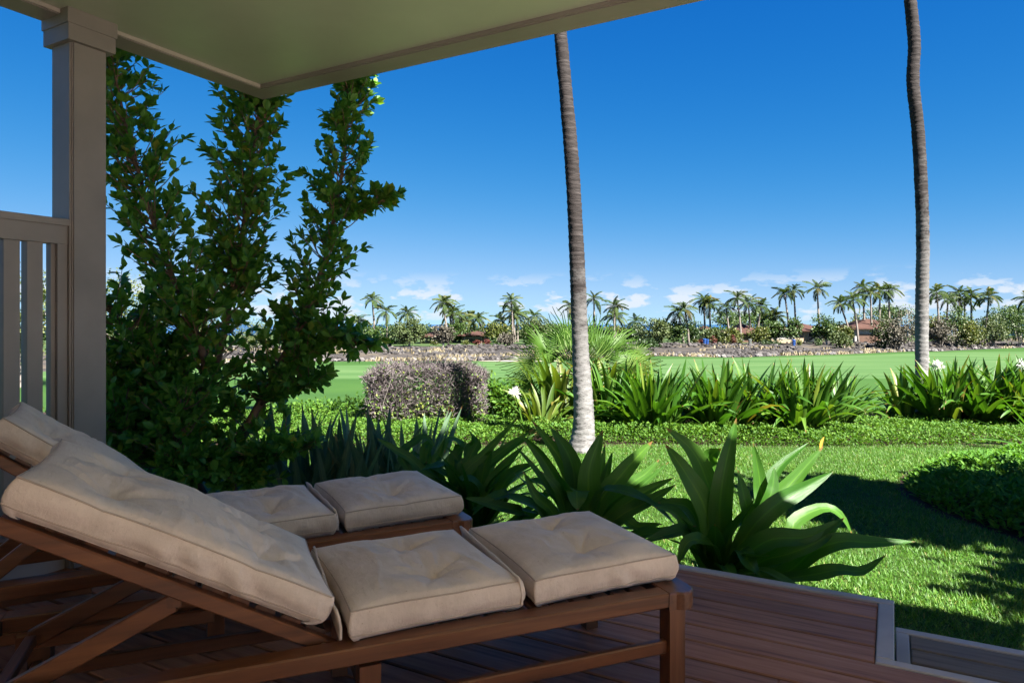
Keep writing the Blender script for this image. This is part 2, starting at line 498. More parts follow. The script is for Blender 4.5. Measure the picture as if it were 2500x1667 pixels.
def bark(name, a, b, c3, scale=9.0, stretch=(1, 1, 0.3), rough=0.85):
    m, t, p = mat_new(name)
    n1 = noise_node(t, scale, detail=6, rough=0.6, stretch=stretch)
    n2 = noise_node(t, scale * 5, detail=4, rough=0.7)
    c = ramp(t, [(0.3, a), (0.52, b), (0.75, c3)], n1)
    c = mixc(t, math_node(t, 'MULTIPLY', n2, 0.4), c, a)
    t.links.new(c, p.inputs['Base Color'])
    p.inputs['Roughness'].default_value = rough
    bump(t, p, n2, 0.5, 0.01)
    return m


M['stem'] = bark('shrub_bark', (0.13, 0.07, 0.045), (0.24, 0.135, 0.085), (0.33, 0.2, 0.13), scale=7)
M['bark'] = bark('grey_bark', (0.10, 0.085, 0.075), (0.20, 0.175, 0.155), (0.30, 0.27, 0.24), scale=3)
M['bark_pale'] = bark('pale_bark', (0.28, 0.25, 0.22), (0.42, 0.38, 0.34), (0.55, 0.5, 0.45), scale=3)
M['palm_far'] = bark('coconut_bark_far', (0.09, 0.075, 0.065), (0.17, 0.145, 0.125), (0.25, 0.215, 0.185), scale=3)

# ================================================================== THE SETTING
# terrain: level lawn by the house, a dip with the golf fairway, a rough lava bank, garden land, the sea
EDGE = [(-1.6, 70), (-0.75, 60), (-0.55, 66), (-0.33, 84), (-0.05, 86), (0.0, 88), (0.21, 104), (0.31, 99), (0.34, 100), (0.42, 106), (0.47, 108), (0.585, 121), (0.62, 121), (0.745, 141), (1.6, 180)]
ER = np.array([a for a, _ in EDGE]); EY = np.array([b for _, b in EDGE])


def yedge(r):
    return np.interp(r, ER, EY)


def gz(X, Y):
    X = np.asarray(X, float); Y = np.asarray(Y, float)
    ye = yedge(X / np.maximum(Y, 1e-3))
    fair = np.interp(Y, [11.9, 16, 24, 40, 100], [-0.30, -0.72, -1.55, -2.75, -3.6])
    t = np.clip((Y - ye) / 34.0, 0, 1)
    z = fair + np.where(Y > ye, 1, 0) * 0 + t * t * (3 - 2 * t) * (-2.62 - fair)
    far = np.clip((Y - 230) / 120.0, 0, 1)
    return np.where(Y < 11.9, -0.30, z - far * far * 16)


def strip(name, mat, curves, rows, r0=-1.5, r1=1.5, nr=120, jitter=0.0):
    """sheet between two distance curves, columns fanning out with the view"""
    rs = np.linspace(r0, r1, nr)
    a = np.array([curves[0](r) for r in rs]); bb = np.array([curves[1](r) for r in rs])
    f = np.linspace(0, 1, rows)
    Y = a[None] + (bb - a)[None] * (f ** 1.5)[:, None]
    X = Y * rs[None]
    Z = gz(X, Y)
    if jitter:
        J = np.zeros_like(Z)
        for i in range(rows):
            for j in range(nr):
                J[i, j] = noise.noise(Vector((X[i, j] * 0.35, Y[i, j] * 0.35, 2.0))) + 0.6 * noise.noise(Vector((X[i, j] * 0.9, Y[i, j] * 0.9, 7.0)))
        edge = np.minimum(1, np.minimum(f, 1 - f) * 6)[:, None]
        Z = Z + J * jitter * edge
    V = np.stack([X, Y, Z], axis=2).reshape(-1, 3)
    i = np.arange(rows - 1)[:, None] * nr; j = np.arange(nr - 1)[None]
    F = np.stack([i + j, i + j + 1, i + nr + j + 1, i + nr + j], axis=2).reshape(-1, 4)
    return tag(link(name, quick(name, V, F, mat, smooth=True)), kind='structure')


SUNG = {'lawn_turf': .42, 'lava_rock_ground': .38, 'far_garden_lawn': .44, 'bunker_sand': .42, 'far_tile_roof': .38, 'bed_soil': .5}


def ground_mat(name, stops, s1, s2, stretch=None, bumpd=0.02, rough=0.9):
    m, t, p = mat_new(name)
    stops = [(q, tuple(v * SUNG.get(name, 1.0) for v in c_)) for q, c_ in stops]
    n1 = noise_node(t, s1, detail=6, rough=0.6, stretch=stretch)
    n2 = noise_node(t, s2, detail=4, rough=0.7)
    c = ramp(t, stops, n1)
    c = mixc(t, math_node(t, 'MULTIPLY', n2, 0.55), c, stops[0][1])
    t.links.new(c, p.inputs['Base Color'])
    p.inputs['Roughness'].default_value = rough
    p.inputs['Specular IOR Level'].default_value = 0.2
    bump(t, p, n2, 0.6, bumpd)
    return m


M['soil'] = ground_mat('bed_soil', [(0.3, (0.045, 0.027, 0.02)), (0.55, (0.085, 0.05, 0.036)), (0.8, (0.15, 0.095, 0.065))], 6, 45)
M['lawn_base'] = ground_mat('lawn_turf', [(0.3, (0.05, 0.10, 0.015)), (0.55, (0.085, 0.16, 0.022)), (0.8, (0.12, 0.20, 0.03))], 3, 60)
M['lava'] = ground_mat('lava_rock_ground', [(0.3, (0.05, 0.046, 0.044)), (0.5, (0.12, 0.108, 0.10)), (0.62, (0.24, 0.195, 0.14)), (0.78, (0.44, 0.38, 0.25))], 0.22, 1.6, bumpd=0.15)
M['far_lawn'] = ground_mat('far_garden_lawn', [(0.3, (0.06, 0.11, 0.03)), (0.6, (0.10, 0.17, 0.045)), (0.8, (0.15, 0.21, 0.07))], 0.12, 1.2)

# fairway: lighter mown lane between two darker first cuts
m, t, p = mat_new('fairway_grass')
g = t.nodes.new('ShaderNodeNewGeometry')
sx = t.nodes.new('ShaderNodeSeparateXYZ'); t.links.new(g.outputs['Position'], sx.inputs[0])
wob = math_node(t, 'MULTIPLY', math_node(t, 'SUBTRACT', noise_node(t, 0.035, g.outputs['Position'], detail=2), 0.5), 14.0)
d = math_node(t, 'ADD', sx.outputs['Y'], wob)
near = math_node(t, 'MULTIPLY', math_node(t, 'SUBTRACT', d, 51.0), 0.5, clamp=True)
farl = math_node(t, 'SUBTRACT', math_node(t, 'ADD', math_node(t, 'MULTIPLY', sx.outputs['X'], 0.44), 84.0), d)
lane = math_node(t, 'MULTIPLY', near, math_node(t, 'MULTIPLY', farl, 0.6, clamp=True))
n1 = noise_node(t, 0.5, g.outputs['Position'], detail=5, stretch=(0.12, 1.0, 1.0))
n2 = noise_node(t, 9.0, g.outputs['Position'], detail=5, rough=0.7, stretch=(0.4, 1, 1))
n3 = noise_node(t, 0.09, g.outputs['Position'], detail=3)
first = ramp(t, [(0.3, (0.062, 0.165, 0.032)), (0.6, (0.088, 0.205, 0.042)), (0.85, (0.125, 0.225, 0.06))], n3)
mown = ramp(t, [(0.32, (0.10, 0.22, 0.07)), (0.5, (0.145, 0.275, 0.10)), (0.68, (0.20, 0.325, 0.14))], n1)
c = mixc(t, lane, first, mown)
c = mixc(t, math_node(t, 'MULTIPLY', n2, 0.42), c, mixc(t, 1.0, c, (0.5, 0.6, 0.45), 'MULTIPLY'))
c = mixc(t, 1.0, c, (0.36, 0.38, 0.31), 'MULTIPLY')
t.links.new(c, p.inputs['Base Color'])
p.inputs['Roughness'].default_value = 0.9
p.inputs['Specular IOR Level'].default_value = 0.15
bump(t, p, n2, 0.35, 0.03)
M['fairway'] = m

# sea
m, t, p = mat_new('sea_water')
p.inputs['Base Color'].default_value = (0.010, 0.055, 0.16, 1)
p.inputs['Roughness'].default_value = 0.25
bump(t, p, noise_node(t, 0.15, detail=5), 0.5, 0.6)
M['sea'] = m

V, F = [(-70, -45, -0.3), (70, -45, -0.3), (70, 8.5, -0.3), (-70, 8.5, -0.3)], [(0, 1, 2, 3)]
tag(link('lawn', quick('lawn', V, F, M['lawn_base'])), kind='structure')
strip('bed_soil', M['soil'], (lambda r: 8.5, lambda r: 11.9), 4, -5.8, 5.8, 12)
strip('fairway', M['fairway'], (lambda r: 11.9, lambda r: yedge(r)), 60, -1.5, 1.5, 160)
strip('lava_bank', M['lava'], (lambda r: yedge(r), lambda r: yedge(r) + 34), 46, -1.5, 1.5, 330, jitter=0.28)
strip('garden_land', M['far_lawn'], (lambda r: yedge(r) + 34, lambda r: 420.0), 30, -1.5, 1.5, 120)
V, F = [(-9000, 300, -14), (9000, 300, -14), (14000, 16000, -14), (-14000, 16000, -14)], [(0, 1, 2, 3)]
tag(link('sea', quick('sea', V, F, M['sea'])), kind='structure')

# sand trap on the far side of the fairway
pts = []
for k in range(28):
    a = 2 * math.pi * k / 28
    X = 1.0 + math.cos(a) * 4.2 * (1 + 0.25 * math.sin(2 * a + 1)); Y = 85.2 + math.sin(a) * 2.1
    pts.append((X, Y, float(gz(X, Y)) + 0.05))
M['sand'] = ground_mat('bunker_sand', [(0.3, (0.55, 0.47, 0.36)), (0.6, (0.66, 0.58, 0.46)), (0.8, (0.72, 0.65, 0.53))], 1.0, 8.0)
tag(link('bunker', quick('bunker', pts, [tuple(range(28))], M['sand'])), kind='structure')

# ---------------------------------------------------------------- deck frame: local x along the boards, y outwards
DECK_RZ = -math.atan2(930.0, FPX)
cu, su = math.cos(DECK_RZ), math.sin(DECK_RZ)


def to_deck(p):
    return (p[0] * cu + p[1] * su, -p[0] * su + p[1] * cu)


def from_deck(v, u, z=0.0):
    return Vector((v * cu - u * su, v * su + u * cu, z))


deck = thing('deck', (0, 0, 0), DECK_RZ)
tag(deck, kind='structure')
PITCH, GAP, TH = 0.1413, 0.012, 0.028
VL, VR = -3.90, 0.95


def board(parent, v0, v1, u0, u1, z, mat, name='deck_board'):
    cx = (v0 + v1) / 2; cy = (u0 + u1) / 2
    V, F = box_data(v0 - cx, v1 - cx, u0 - cy, u1 - cy, -TH, 0, c=0.004)
    o = link(name, quick(name, V, F, mat), parent)
    o.location = (cx, cy, z + random.uniform(-0.0008, 0.0008))
    return o


board(deck, VL + 0.06, -0.0575, 3.369 + GAP / 2, 3.411 - GAP / 2, 0, M['deck'])
u = 3.369
row = 0
while u > -1.6:
    right = -0.0575 if u > 2.81 else VR - 0.06
    js = []
    if row == 2: js = [-0.98, -3.1]
    else:
        j = right - random.uniform(0.9, 3.2)
        while j > VL + 0.5:
            js.append(j); j -= random.uniform(1.8, 3.4)
    ends = [right] + js + [VL + 0.06]
    for aa, cc in zip(ends[:-1], ends[1:]):
        board(deck, cc + 0.0015, aa - 0.0015, u - PITCH + GAP / 2, u - GAP / 2, 0, M['deck'])
    u -= PITCH
    row += 1
ULAST = u
# painted borders, mitred pieces laid end to end, with a fascia below
for nm, b in (('border_board', (VL, 0.005, 3.413, 3.469, -0.04, 0.004)),
              ('border_board', (-0.0555, 0.005, 2.853, 3.411, -0.04, 0.0035)),
              ('border_board', (-0.0555, VR, 2.803, 2.851, -0.04, 0.004)),
              ('border_board', (VL, VL + 0.056, ULAST, 3.411, -0.04, 0.0035))):
    box(nm, b, M['trim'], deck, c=0.004)
for b in ((VL + 0.005, 0.0, 3.44, 3.464, -0.31, -0.0405), (-0.024, 0.0005, 2.847, 3.4395, -0.31, -0.0405), (0.001, VR, 2.822, 2.846, -0.31, -0.0405), (VL + 0.005, VL + 0.03, ULAST, 3.4395, -0.31, -0.0405)):
    box('fascia', b, M['taupe'], deck)
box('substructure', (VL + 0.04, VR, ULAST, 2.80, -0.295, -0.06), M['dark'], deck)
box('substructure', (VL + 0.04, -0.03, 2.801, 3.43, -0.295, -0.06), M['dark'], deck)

step = thing('deck_step', (0, 0, 0), DECK_RZ)
tag(step, 'low grey weathered step with pale border beside the deck edge', 'step')
ZS = -0.155
box('border_board', (0.010, 0.062, 2.856, 3.519, ZS - 0.035, ZS + 0.0035), M['trim'], step, c=0.004)
box('border_board', (0.010, VR, 3.521, 3.575, ZS - 0.035, ZS + 0.004), M['trim'], step, c=0.004)
u = 3.517
for k in range(5):
    u0 = max(2.858, u - PITCH)
    if u - u0 > 0.03: board(step, 0.066, VR - 0.05, u0 + GAP / 2, u - GAP / 2, ZS, M['step'], 'step_board')
    u -= PITCH
box('riser', (0.02, VR - 0.02, 2.88, 3.555, -0.305, ZS - 0.0355), M['taupe'], step)

# ---------------------------------------------------------------- porch
porch = thing('house_porch', (0, 0, 0), DECK_RZ)
tag(porch, 'taupe painted porch of the house with a pale ceiling tinted for green lawn bounce and square post', 'porch')
ZB, ZC = 2.75, 2.776
VB, UB, BW = -3.764, 3.288, 0.155
UBACK, VRR = -2.6, 3.05
box('ceiling', (VB + 0.02, VRR, UBACK, UB - 0.02, ZC, ZC + 0.03), M['ceiling'], porch)
box('beam', (VB, VB + BW, UBACK, UB - BW - 0.001, ZB, ZC - 0.001), M['taupe'], porch)
box('beam', (VB, VRR, UB - BW, UB, ZB, ZC - 0.001), M['taupe'], porch)
# soft light trim where beam meets ceiling
box('trim_moulding', (VB + BW + 0.001, VB + BW + 0.013, UBACK, UB - BW - 0.014, ZB + 0.004, ZC - 0.001), M['trim'], porch)
box('trim_moulding', (VB + BW + 0.001, VRR, UB - BW - 0.013, UB - BW - 0.001, ZB + 0.005, ZC - 0.001), M['taupe'], porch)
# fascia above the beams and the roof over it
box('roof_fascia', (VB + 0.004, VRR, UB - 0.04, UB - 0.004, ZC + 0.0305, ZC + 0.22), M['taupe'], porch)
box('roof_fascia', (VB + 0.004, VB + 0.04, UBACK, UB - 0.041, ZC + 0.0305, ZC + 0.22), M['taupe'], porch)
M['shingle'] = ground_mat('roof_shingle', [(0.3, (0.09, 0.05, 0.04)), (0.55, (0.16, 0.085, 0.065)), (0.8, (0.23, 0.13, 0.10))], 2.5, 14, stretch=(1, 1, 2))
V = [(VB - 0.0, UB + 0.0, ZC + 0.2205), (VRR, UB, ZC + 0.2205), (VRR, UBACK - 3, ZC + 1.6), (VB, UBACK - 3, ZC + 1.6),
     (VB, UBACK - 3, ZC + 0.2205), (VRR, UBACK - 3, ZC + 0.2205)]
link('roof', quick('roof', V, [(0, 1, 2, 3), (0, 3, 4), (1, 5, 2), (3, 2, 5, 4), (0, 4, 5, 1)], M['shingle']), porch)
# unseen upper storey and its roof, added to keep the leafy tree in shade
box('shade_storey', (VB + 0.15, 1.3, UBACK - 3, UB - 0.2, ZC + 0.30, 6.2), M['taupe'], porch)
V = [(VB - 0.15, UB + 0.0, 6.201), (1.6, UB, 6.201), (1.6, UBACK - 3, 6.201), (VB - 0.15, UBACK - 3, 6.201),
     (VB + 1.35, UB - 1.5, 7.0), (0.1, UB - 1.5, 7.0), (0.1, UBACK - 1.5, 7.0), (VB + 1.35, UBACK - 1.5, 7.0)]
link('shade_storey_roof', quick('shade_storey_roof', V, [(0, 1, 5, 4), (1, 2, 6, 5), (2, 3, 7, 6), (3, 0, 4, 7), (4, 5, 6, 7), (0, 3, 2, 1)], M['shingle']), porch)
# house wall behind the viewer
box('house_wall', (VB + 0.02, VRR, UBACK - 0.2, UBACK - 0.001, -0.3, ZC + 0.03), paint_mat('house_wall_paint', (0.62, 0.55, 0.48), grime=0.15), porch)

PV0, PV1, PU0, PU1 = -3.732, -3.569, 1.932, 2.098
post = box('post', (PV0, PV1, PU0, PU1, 0.006, 2.62), M['taupe'], porch)
# corner boards: the face boards overlap the side boards and leave a shadow line
box('face_board', (PV1 - 0.001, PV1 + 0.009, PU0 + 0.006, PU1 - 0.002, 0.007, 2.619), M['taupe'], post)
box('face_board', (PV0 + 0.003, PV1 - 0.006, PU0 - 0.009, PU0 + 0.001, 0.007, 2.619), M['taupe'], post)
cap = box('post_cap', (PV0 - 0.030, PV1 + 0.034, PU0 - 0.034, PU1 + 0.034, 2.62, ZC - 0.0005), M['taupe'], post)
box('cap_band', (PV0 - 0.036, PV1 + 0.040, PU0 - 0.040, PU1 + 0.040, 2.70, ZC - 0.001), M['taupe'], post)

# ---------------------------------------------------------------- privacy railing, from the house to the post
rail = thing('railing', (0, 0, 0), DECK_RZ)
tag(rail, 'tall taupe slatted railing joining the square porch post', 'railing')
RV = -3.63
ZT = 1.74
box('cap_rail', (RV - 0.055, RV + 0.055, -2.4, PU0 - 0.010, ZT - 0.034, ZT), M['taupe'], rail, c=0.004)
box('top_rail', (RV - 0.024, RV + 0.042, -2.4, PU0 - 0.0105, ZT - 0.125, ZT - 0.0345), M['taupe'], rail)
box('bottom_rail', (RV - 0.024, RV + 0.042, -2.4, PU0 - 0.0105, 0.10, 0.17), M['taupe'], rail)
box('kick_board', (RV - 0.02, RV + 0.02, -2.4, PU0 - 0.0105, 0.004, 0.0995), M['trim'], rail)
box('stile', (RV - 0.022, RV + 0.040, PU0 - 0.056, PU0 - 0.0108, 0.1705, ZT - 0.1255), M['taupe'], rail)
box('stile', (RV - 0.024, RV + 0.018, PU0 - 0.076, PU0 - 0.0565, 0.1705, ZT - 0.1255), M['taupe'], rail)
u = 1.76
while u > -2.3:
    box('slat', (RV - 0.030, RV + 0.026, u - 0.012, u + 0.056, 0.1705, ZT - 0.1255), M['taupe'], rail)
    u -= 0.1

# unseen pale paving, added to bounce sunlight into the porch
M['paving'] = ground_mat('bounce_stone', [(0.3, (0.55, 0.46, 0.39)), (0.55, (0.65, 0.55, 0.475)), (0.8, (0.72, 0.62, 0.54))], 1.5, 20)
ter = box('bounce_terrace', (VR + 0.02, 9.0, -6.0, 3.3, -0.32, -0.06), M['paving'])
ter.rotation_euler = (0, 0, DECK_RZ)
tag(ter, kind='structure')

# ================================================================== LOUNGERS
LW = 0.64


def fbm(x, y, s, z=0.0):
    return noise.noise(Vector((x * s, y * s, z))) + 0.5 * noise.noise(Vector((x * s * 2.1, y * s * 2.1, z + 3)))


def cushion_mesh(name, Lx, Wy, H, buttons, seed, puff=0.045, nx=64, ny=64):
    """box cushion: puffed top with tufted dimples, straight boxing, tucked bottom"""
    sx = np.linspace(-1, 1, nx); sy = np.linspace(-1, 1, ny)
    V = np.zeros((nx, ny, 3))
    for i, a in enumerate(sx):
        for j, b_ in enumerate(sy):
            x = a * Lx / 2; y = b_ * Wy / 2
            # straight sides draw in slightly between the pointed corners
            x -= 0.012 * a * (1 - b_ * b_) * abs(a); y -= 0.010 * b_ * (1 - a * a) * abs(b_)
            f = (1 - abs(a) ** 2.6) * (1 - abs(b_) ** 2.6)
            z = H + puff * (f ** 0.55)
            edge = min(1, 4 * (1 - abs(a))) * min(1, 4 * (1 - abs(b_)))
            z += (0.0045 * fbm(x, y, 6, seed) + 0.002 * fbm(x, y, 20, seed + 2)) * edge
            # ridged folds, running across and fading
            rd = 1 - abs(noise.noise(Vector((x * 9 + 0.6 * y, y * 3.2, seed + 12)))) * 2.6
            z += 0.0055 * max(0, rd) ** 3 * edge * max(0, 0.35 + noise.noise(Vector((x * 3, y * 3, seed + 15))))
            # fabric creases drawn across the pad
            z += 0.0042 * edge * math.sin((x * 0.9 + 0.25 * y + 0.03 * fbm(x, y, 6, seed + 5)) * 120) * max(0, fbm(x, y, 5, seed + 9) + 0.1)
            for k, (bx, by) in enumerate(buttons):
                dx, dy = x - bx, y - by
                r = math.hypot(dx, dy)
                th = math.atan2(dy, dx)
                z -= (0.038 * math.exp(-(r / 0.032) ** 1.15) + 0.022 * math.exp(-(r / 0.10) ** 2))
                z -= 0.0075 * math.exp(-((r - 0.055) / 0.055) ** 2) * max(0, math.cos(th * 5 + 1.7 * k + seed + 5 * r)) ** 8
                z -= 0.005 * math.exp(-((r - 0.09) / 0.07) ** 2) * max(0, math.cos(th * 3 + 2.9 * k + seed - 4 * r)) ** 14
                z -= 0.0045 * math.exp(-((r - 0.07) / 0.06) ** 2) * (0.5 + 0.5 * math.sin(th * 7 + 2.3 * k + seed + 9 * r)) * (1 if r > 0.015 else 0)
            V[i, j] = (x, y, z)
    # pull between buttons across the pad
    verts = V.reshape(-1, 3).tolist()
    F = []
    for i in range(nx - 1):
        for j in range(ny - 1):
            F.append((i * ny + j, (i + 1) * ny + j, (i + 1) * ny + j + 1, i * ny + j + 1))
    loop = [i * ny for i in range(nx)] + [(nx - 1) * ny + j for j in range(1, ny)] + \
           [i * ny + ny - 1 for i in range(nx - 2, -1, -1)] + [j for j in range(ny - 2, 0, -1)]
    ring0 = loop
    levels = [(0.90, 0.004), (0.76, 0.008), (0.62, 0.010), (0.48, 0.008), (0.36, 0.003), (0.28, 0.0), (0.22, -0.002), (0.10, -0.014), (0.0, -0.035)]
    prev = ring0
    n = len(loop)
    for li, (hz, outw) in enumerate(levels):
        cur = []
        for q, idx in enumerate(ring0):
            x, y, z = verts[idx]
            a, b_ = x / (Lx / 2), y / (Wy / 2)
            d = Vector((x if abs(a) > 0.93 else 0, y if abs(b_) > 0.93 else 0))
            d = d.normalized() if d.length else Vector((0, 0))
            o = outw + 0.006 * fbm(x * 1.2, y * 1.2, 8, seed + hz * 4) * math.sin(math.pi * min(1, hz + 0.1))
            # slanting pull creases on the boxing
            s_ = (x + y)
            o += 0.012 * max(0, fbm(x, y, 4, seed + 21)) * math.sin(s_ * 60 + hz * 5) * math.sin(math.pi * hz)
            verts.append((x + d.x * o, y + d.y * o, H * hz + (0.004 * fbm(x, y, 6, seed + 31) if 0.2 < hz < 0.4 else 0)))
            cur.append(len(verts) - 1)
        for q in range(n):
            F.append((prev[(q + 1) % n], prev[q], cur[q], cur[(q + 1) % n]))
        prev = cur
    F.append(tuple(prev))
    me = quick(name, verts, F, M['canvas'], smooth=True)
    top = [verts[i] for i in ring0]
    low = [verts[nx * ny + 5 * n + q] for q in range(n)]
    tip = []
    for bx, by in buttons:
        q = V.reshape(-1, 3); d2 = (q[:, 0] - bx) ** 2 + (q[:, 1] - by) ** 2
        tip.append(float(q[np.argmin(d2), 2]))
    return me, top, low, tip


def seam_mesh(name, ring, r=0.0024):
    P = np.array(ring); P = P[::2]
    P = np.vstack([P, P[:1]])
    V, F = tube_data(P, np.full(len(P), r), 5, cap=False)
    return quick(name, V, F, M['piping'], smooth=True)


def pad(root, loc, rot, Lx, Wy, H, buttons, seed, nm, puff=0.045, nx=64, ny=64):
    me, top, low, tip = cushion_mesh(nm, Lx, Wy, H, buttons, seed, puff, nx, ny)
    o = link(nm, me, root)
    o.location = loc; o.rotation_euler = rot
    for rg in (top, low):
        cx = np.array(rg); c0 = cx.mean(axis=0)
        d = cx - c0; d[:, 2] = 0
        link('piping', seam_mesh('piping', cx + unit(d) * 0.0008), o)
    bV, bF = [], []
    for k, (bx, by) in enumerate(buttons):
        a = np.linspace(0, 2 * np.pi, 10, endpoint=False)
        zc = tip[k] - 0.001
        rings = [(0.011, 0.0), (0.0105, 0.004), (0.006, 0.006)]
        V = [(bx + math.cos(t) * r, by + math.sin(t) * r, zc + h) for r, h in rings for t in a]
        F = [(q + 10 * i, (q + 1) % 10 + 10 * i, (q + 1) % 10 + 10 * (i + 1), q + 10 * (i + 1)) for i in range(2) for q in range(10)] + [tuple(range(20, 30))]
        link('button', quick('button', V, F, M['canvas'], smooth=True), o)
    return o


def flap(root, x, y0, y1, z, seed, lean=0.03, tall=0.075, yaw=0.0):
    """double fabric strip that ties two pads together"""
    V, F = [], []
    n = 14
    for k in range(n):
        y = y0 + (y1 - y0) * k / (n - 1)
        wv = 0.008 * fbm(0, y, 9, seed)
        for f in (0.0, 0.35, 0.7, 1.0):
            V.append((x + lean * f + wv * f + 0.006 * math.sin(f * 3), y, z + tall * f))
        for f in (1.0, 0.7, 0.35, 0.0):
            V.append((x + 0.007 + lean * f + wv * f + 0.006 * math.sin(f * 3), y, z + tall * f + 0.0015))
    for k in range(n - 1):
        for q in range(7):
            F.append((k * 8 + q, k * 8 + q + 1, k * 8 + 8 + q + 1, k * 8 + 8 + q))
    F.append(tuple(range(7, -1, -1))); F.append(tuple(range((n - 1) * 8, n * 8)))
    o = link('joining_flap', quick('joining_flap', V, F, M['canvas'], smooth=True), root)
    o.rotation_euler = (0, 0, yaw)
    return o


def lounger(loc, ang, label, back, blen):
    t = thing('sun_lounger', loc, ang)
    tag(t, label, 'sun lounger', 'timber loungers on the deck')
    W = M['teak']
    HR = 0.357
    for y in (0.034, LW - 0.034):
        beam_between('side_rail', (-2.02, y, HR - 0.023), (-0.098, y, HR - 0.023), 0.066, 0.046, W, t)
    # foot board with ogee corners
    prof = []
    c = [(-0.099, -0.002), (-0.072, -0.002), (-0.062, -0.008), (-0.05, -0.014), (-0.028, -0.012), (-0.010, -0.002), (0.004, 0.016), (0.008, 0.04)]
    prof = c + [(x, LW - y) for x, y in reversed(c)]
    n = len(prof)
    V = [(x, y, HR - 0.054) for x, y in prof] + [(x, y, HR - 0.004) for x, y in prof]
    cx, cy = -0.045, LW / 2
    V += [(cx + (x - cx) * 0.93, cy + (y - cy) * 0.992, HR + 0.002) for x, y in prof]
    F = [(k, (k + 1) % n, n + (k + 1) % n, n + k) for k in range(n)] + [(n + k, n + (k + 1) % n, 2 * n + (k + 1) % n, 2 * n + k) for k in range(n)]
    F += [tuple(range(2 * n, 3 * n)), tuple(range(n - 1, -1, -1))]
    link('foot_board', quick('foot_board', V, F, wood_y), t)
    beam_between('head_board', (-2.05, 0.0, HR - 0.028), (-2.05, LW, HR - 0.028), 0.055, 0.05, wood_y, t)
    for x in np.arange(-0.155, -1.12, -0.072):
        beam_between('slat', (x, 0.069, HR - 0.018), (x, LW - 0.069, HR - 0.018), 0.056, 0.018, wood_y, t)
    for x in (-0.062, -1.05, -1.93):
        for y in (0.036, LW - 0.036):
            lg = box('leg', (x - 0.029, x + 0.029, y - 0.029, y + 0.029, 0.006 + 0.03, HR - 0.056), wood_z, t)
            box('foot_block', (x - 0.026, x + 0.026, y - 0.026, y + 0.026, 0.003, 0.0355), W, lg)
    for y in (0.036, LW - 0.036):
        beam_between('stretcher', (-1.02, y, 0.175), (-0.092, y, 0.175), 0.026, 0.042, W, t)
        beam_between('stretcher', (-1.90, y, 0.175), (-1.08, y, 0.175), 0.026, 0.042, W, t)
    for x in (-1.05, -1.93):
        beam_between('cross_bar', (x, 0.066, 0.20), (x, LW - 0.066, 0.20), 0.03, 0.04, wood_y, t)
    # raised back
    th = R(back); hx, hz = -1.165, HR - 0.012
    ca, sa = math.cos(th), math.sin(th)

    def bp(s, y, n_=0.0):
        return (hx - s * ca + n_ * sa, y, hz + s * sa + n_ * ca)
    for y in (0.092, LW - 0.092):
        br = beam_between('back_rail', bp(-0.03, y), bp(blen - .02, y), 0.034, 0.038, W, t, up=(sa, 0, ca))
        V, F = tube_data([(bp(0.0, y)[0], y - 0.021 if y < 0.3 else y + 0.021, bp(0, y)[2]), (bp(0.0, y)[0], y - 0.016 if y < 0.3 else y + 0.016, bp(0, y)[2])], [0.009, 0.010], 10)
        link('bolt', quick('bolt', V, F, M['brass']), br)
    for s in np.arange(0.03, blen - .02, 0.075):
        beam_between('back_slat', bp(s, 0.111, 0.02), bp(s, LW - 0.111, 0.02), 0.056, 0.016, wood_y, t, up=(sa, 0, ca))
    # prop stay with its notched foot
    a0, a1 = bp(0.40, 0, -0.045), (-1.93 if back < 33 else -1.80, 0, 0.315)
    for y in (0.135, LW - 0.135):
        beam_between('prop_arm', (a0[0], y, a0[2]), (a1[0], y, a1[2]), 0.028, 0.05, W, t)
    beam_between('prop_bar', (a1[0], 0.152, 0.315), (a1[0], LW - 0.152, 0.315), 0.03, 0.03, wood_y, t)
    beam_between('hinge_block', bp(0.40, 0.117, -0.040), bp(0.40, LW - 0.117, -0.040), 0.035, 0.03, wood_y, t)
    beam_between('notch_rail', (-1.98, 0.086, 0.29), (-1.45, 0.086, 0.29), 0.03, 0.045, W, t)
    beam_between('notch_rail', (-1.98, LW - 0.086, 0.29), (-1.45, LW - 0.086, 0.29), 0.03, 0.045, W, t)
    return t


wood_y = wood_mat('lounger_teak_across', (0.175, 0.062, 0.026), (0.26, 0.10, 0.04), (0.075, 0.027, 0.013), rough=0.36, axis='y')
wood_z = wood_mat('lounger_teak_upright', (0.175, 0.062, 0.026), (0.26, 0.10, 0.04), (0.075, 0.027, 0.013), rough=0.36, axis='z')


